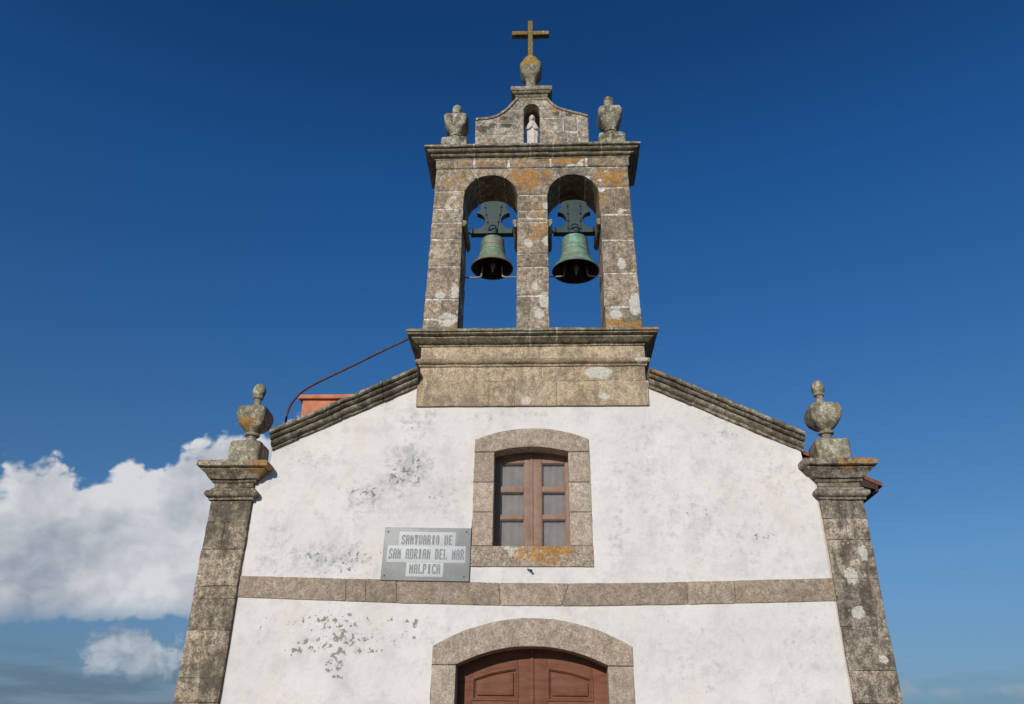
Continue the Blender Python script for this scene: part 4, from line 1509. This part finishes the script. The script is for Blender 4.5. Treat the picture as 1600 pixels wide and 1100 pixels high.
# face, then joined hands
lathe(bm, .006, .268, [(.012, 11.875), (.026, 11.89), (.034, 11.92), (.036, 11.95), (.028, 11.98), (.01, 11.995)], 2, 20)
lathe(bm, .006, .258, [(.005, 11.925), (.008, 11.93), (.005, 11.95)], 2, 8)
reparent(obj('face', bm, M['statue'], sharp=80), st)
bm = bmesh.new()
tube(bm, smooth_path([(-.085, .27, 11.68), (-.06, .238, 11.65), (-.02, .232, 11.69), (.004, .228, 11.735)], 5), .022, 10)
tube(bm, smooth_path([(.097, .27, 11.68), (.07, .238, 11.65), (.03, .232, 11.69), (.008, .228, 11.735)], 5), .022, 10)
lathe(bm, .006, .222, [(.008, 11.70), (.018, 11.72), (.018, 11.77), (.009, 11.80)], 2, 12)
reparent(obj('joined_hands', bm, M['statue'], sharp=80), st)

# ------------------------------------------------------------------ name plaque
plq = thing('name_plaque', 'grey rectangular metal plaque with pale bands of block lettering beside the window', 'plaque', (-1.4, -.03, 4.03))
th = math.radians(-0.75)
PCX, PCZ = -1.4, 4.027


def pm(x, z):
    dx_, dz_ = x - PCX, z - PCZ
    return (PCX + dx_ * math.cos(th) - dz_ * math.sin(th), PCZ + dx_ * math.sin(th) + dz_ * math.cos(th))


def prect(bm, x0, x1, z0, z1, y0, y1, r=.002, amp=0.0):
    f0 = boxf(x0, x1, y0, y1, z0, z1)
    def f(s, t, w):
        x, y, z = f0(s, t, w)
        X, Z = pm(x, z)
        return (X, y, Z)
    rblock(bm, f, (x1 - x0, abs(y1 - y0), z1 - z0), r, 1.0, amp)


bm = bmesh.new()
prect(bm, -1.982, -.818, 3.677, 4.377, -.040, -.022, .003)
reparent(obj('plate', bm, M['plaque']), plq)
bm = bmesh.new()
prect(bm, -1.782, -1.022, 4.1335, 4.318, -.0425, -.0395, .0008)
prect(bm, -1.925, -.880, 3.912, 4.133, -.0425, -.0395, .0008)
prect(bm, -1.655, -1.162, 3.728, 3.9115, -.0425, -.0395, .0008)
reparent(obj('lettering_band', bm, M['plaque_light']), plq)
GL = {
    'S': ['01111', '11011', '11000', '01110', '00011', '11011', '11110'], 'A': ['01110', '11011', '11011', '11111', '11011', '11011', '11011'],
    'N': ['11001', '11101', '11111', '11111', '11011', '11011', '11011'], 'T': ['11111', '11111', '01110', '01110', '01110', '01110', '01110'],
    'U': ['11011', '11011', '11011', '11011', '11011', '11111', '01110'], 'R': ['11110', '11011', '11011', '11110', '11110', '11011', '11011'],
    'I': ['01110', '01110', '01110', '01110', '01110', '01110', '01110'], 'O': ['01110', '11011', '11011', '11011', '11011', '11011', '01110'],
    'D': ['11110', '11011', '11011', '11011', '11011', '11011', '11110'], 'E': ['11111', '11000', '11000', '11110', '11000', '11000', '11111'],
    'L': ['11000', '11000', '11000', '11000', '11000', '11001', '11111'], 'M': ['10001', '11011', '11111', '11111', '11011', '11011', '11011'],
    'P': ['11110', '11011', '11011', '11110', '11000', '11000', '11000'], 'C': ['01111', '11011', '11000', '11000', '11000', '11011', '01111']}
bm = bmesh.new()
for text, x0, x1, z0, z1 in (('SANTUARIO DE', -1.745, -1.065, 4.148, 4.276), ('SAN ADRIAN DEL MAR', -1.90, -.90, 3.955, 4.092), ('MALPICA', -1.612, -1.205, 3.765, 3.895)):
    adv = (x1 - x0) / (len(text) - .18)
    for n_, ch in enumerate(text):
        if ch == ' ':
            continue
        gx = x0 + adv * n_
        cw, chh = adv * .86 / 5, (z1 - z0) / 7
        for r_i, line in enumerate(GL[ch]):
            j = 0
            while j < 5:
                if line[j] == '1':
                    k = j
                    while k < 5 and line[k] == '1':
                        k += 1
                    zt_ = z1 - chh * r_i
                    q = [pm(gx + j * cw, zt_ - chh), pm(gx + k * cw, zt_ - chh), pm(gx + k * cw, zt_), pm(gx + j * cw, zt_)]
                    bm.faces.new([bm.verts.new((a, -.0435, b)) for a, b in q])
                    j = k
                else:
                    j += 1
bmesh.ops.remove_doubles(bm, verts=bm.verts, dist=1e-5)
ext = bmesh.ops.extrude_face_region(bm, geom=bm.faces[:])
bmesh.ops.translate(bm, verts=[v for v in ext['geom'] if isinstance(v, bmesh.types.BMVert)], vec=(0, .0015, 0))
reparent(obj('lettering', bm, M['plaque_letter'], smooth=False), plq)
for (x, z) in ((-1.935, 4.315), (-.88, 4.325), (-1.935, 3.735), (-.885, 3.735)):
    bm = bmesh.new()
    X, Z = pm(x, z)
    rings(bm, [[(X + r_ * math.cos(2 * math.pi * k / 12), y, Z + r_ * math.sin(2 * math.pi * k / 12)) for k in range(12)] for r_, y in ((.011, -.038), (.011, -.043), (.006, -.047))])
    reparent(obj('screw', bm, M['screw']), plq)

# ------------------------------------------------------------------ little iron peg under the window
pg = thing('wall_peg', 'short dark metal peg sticking out of the white wall below the window sill', 'peg', (-.03, 0, 3.81))
bm = bmesh.new()
tube(bm, [(-.062, .02, 3.845), (-.048, -.025, 3.828), (-.015, -.06, 3.812)], .010, 10)
tube(bm, [(-.018, -.058, 3.812), (-.004, -.072, 3.803)], .015, 10)
reparent(obj('peg', bm, M['screw']), pg)
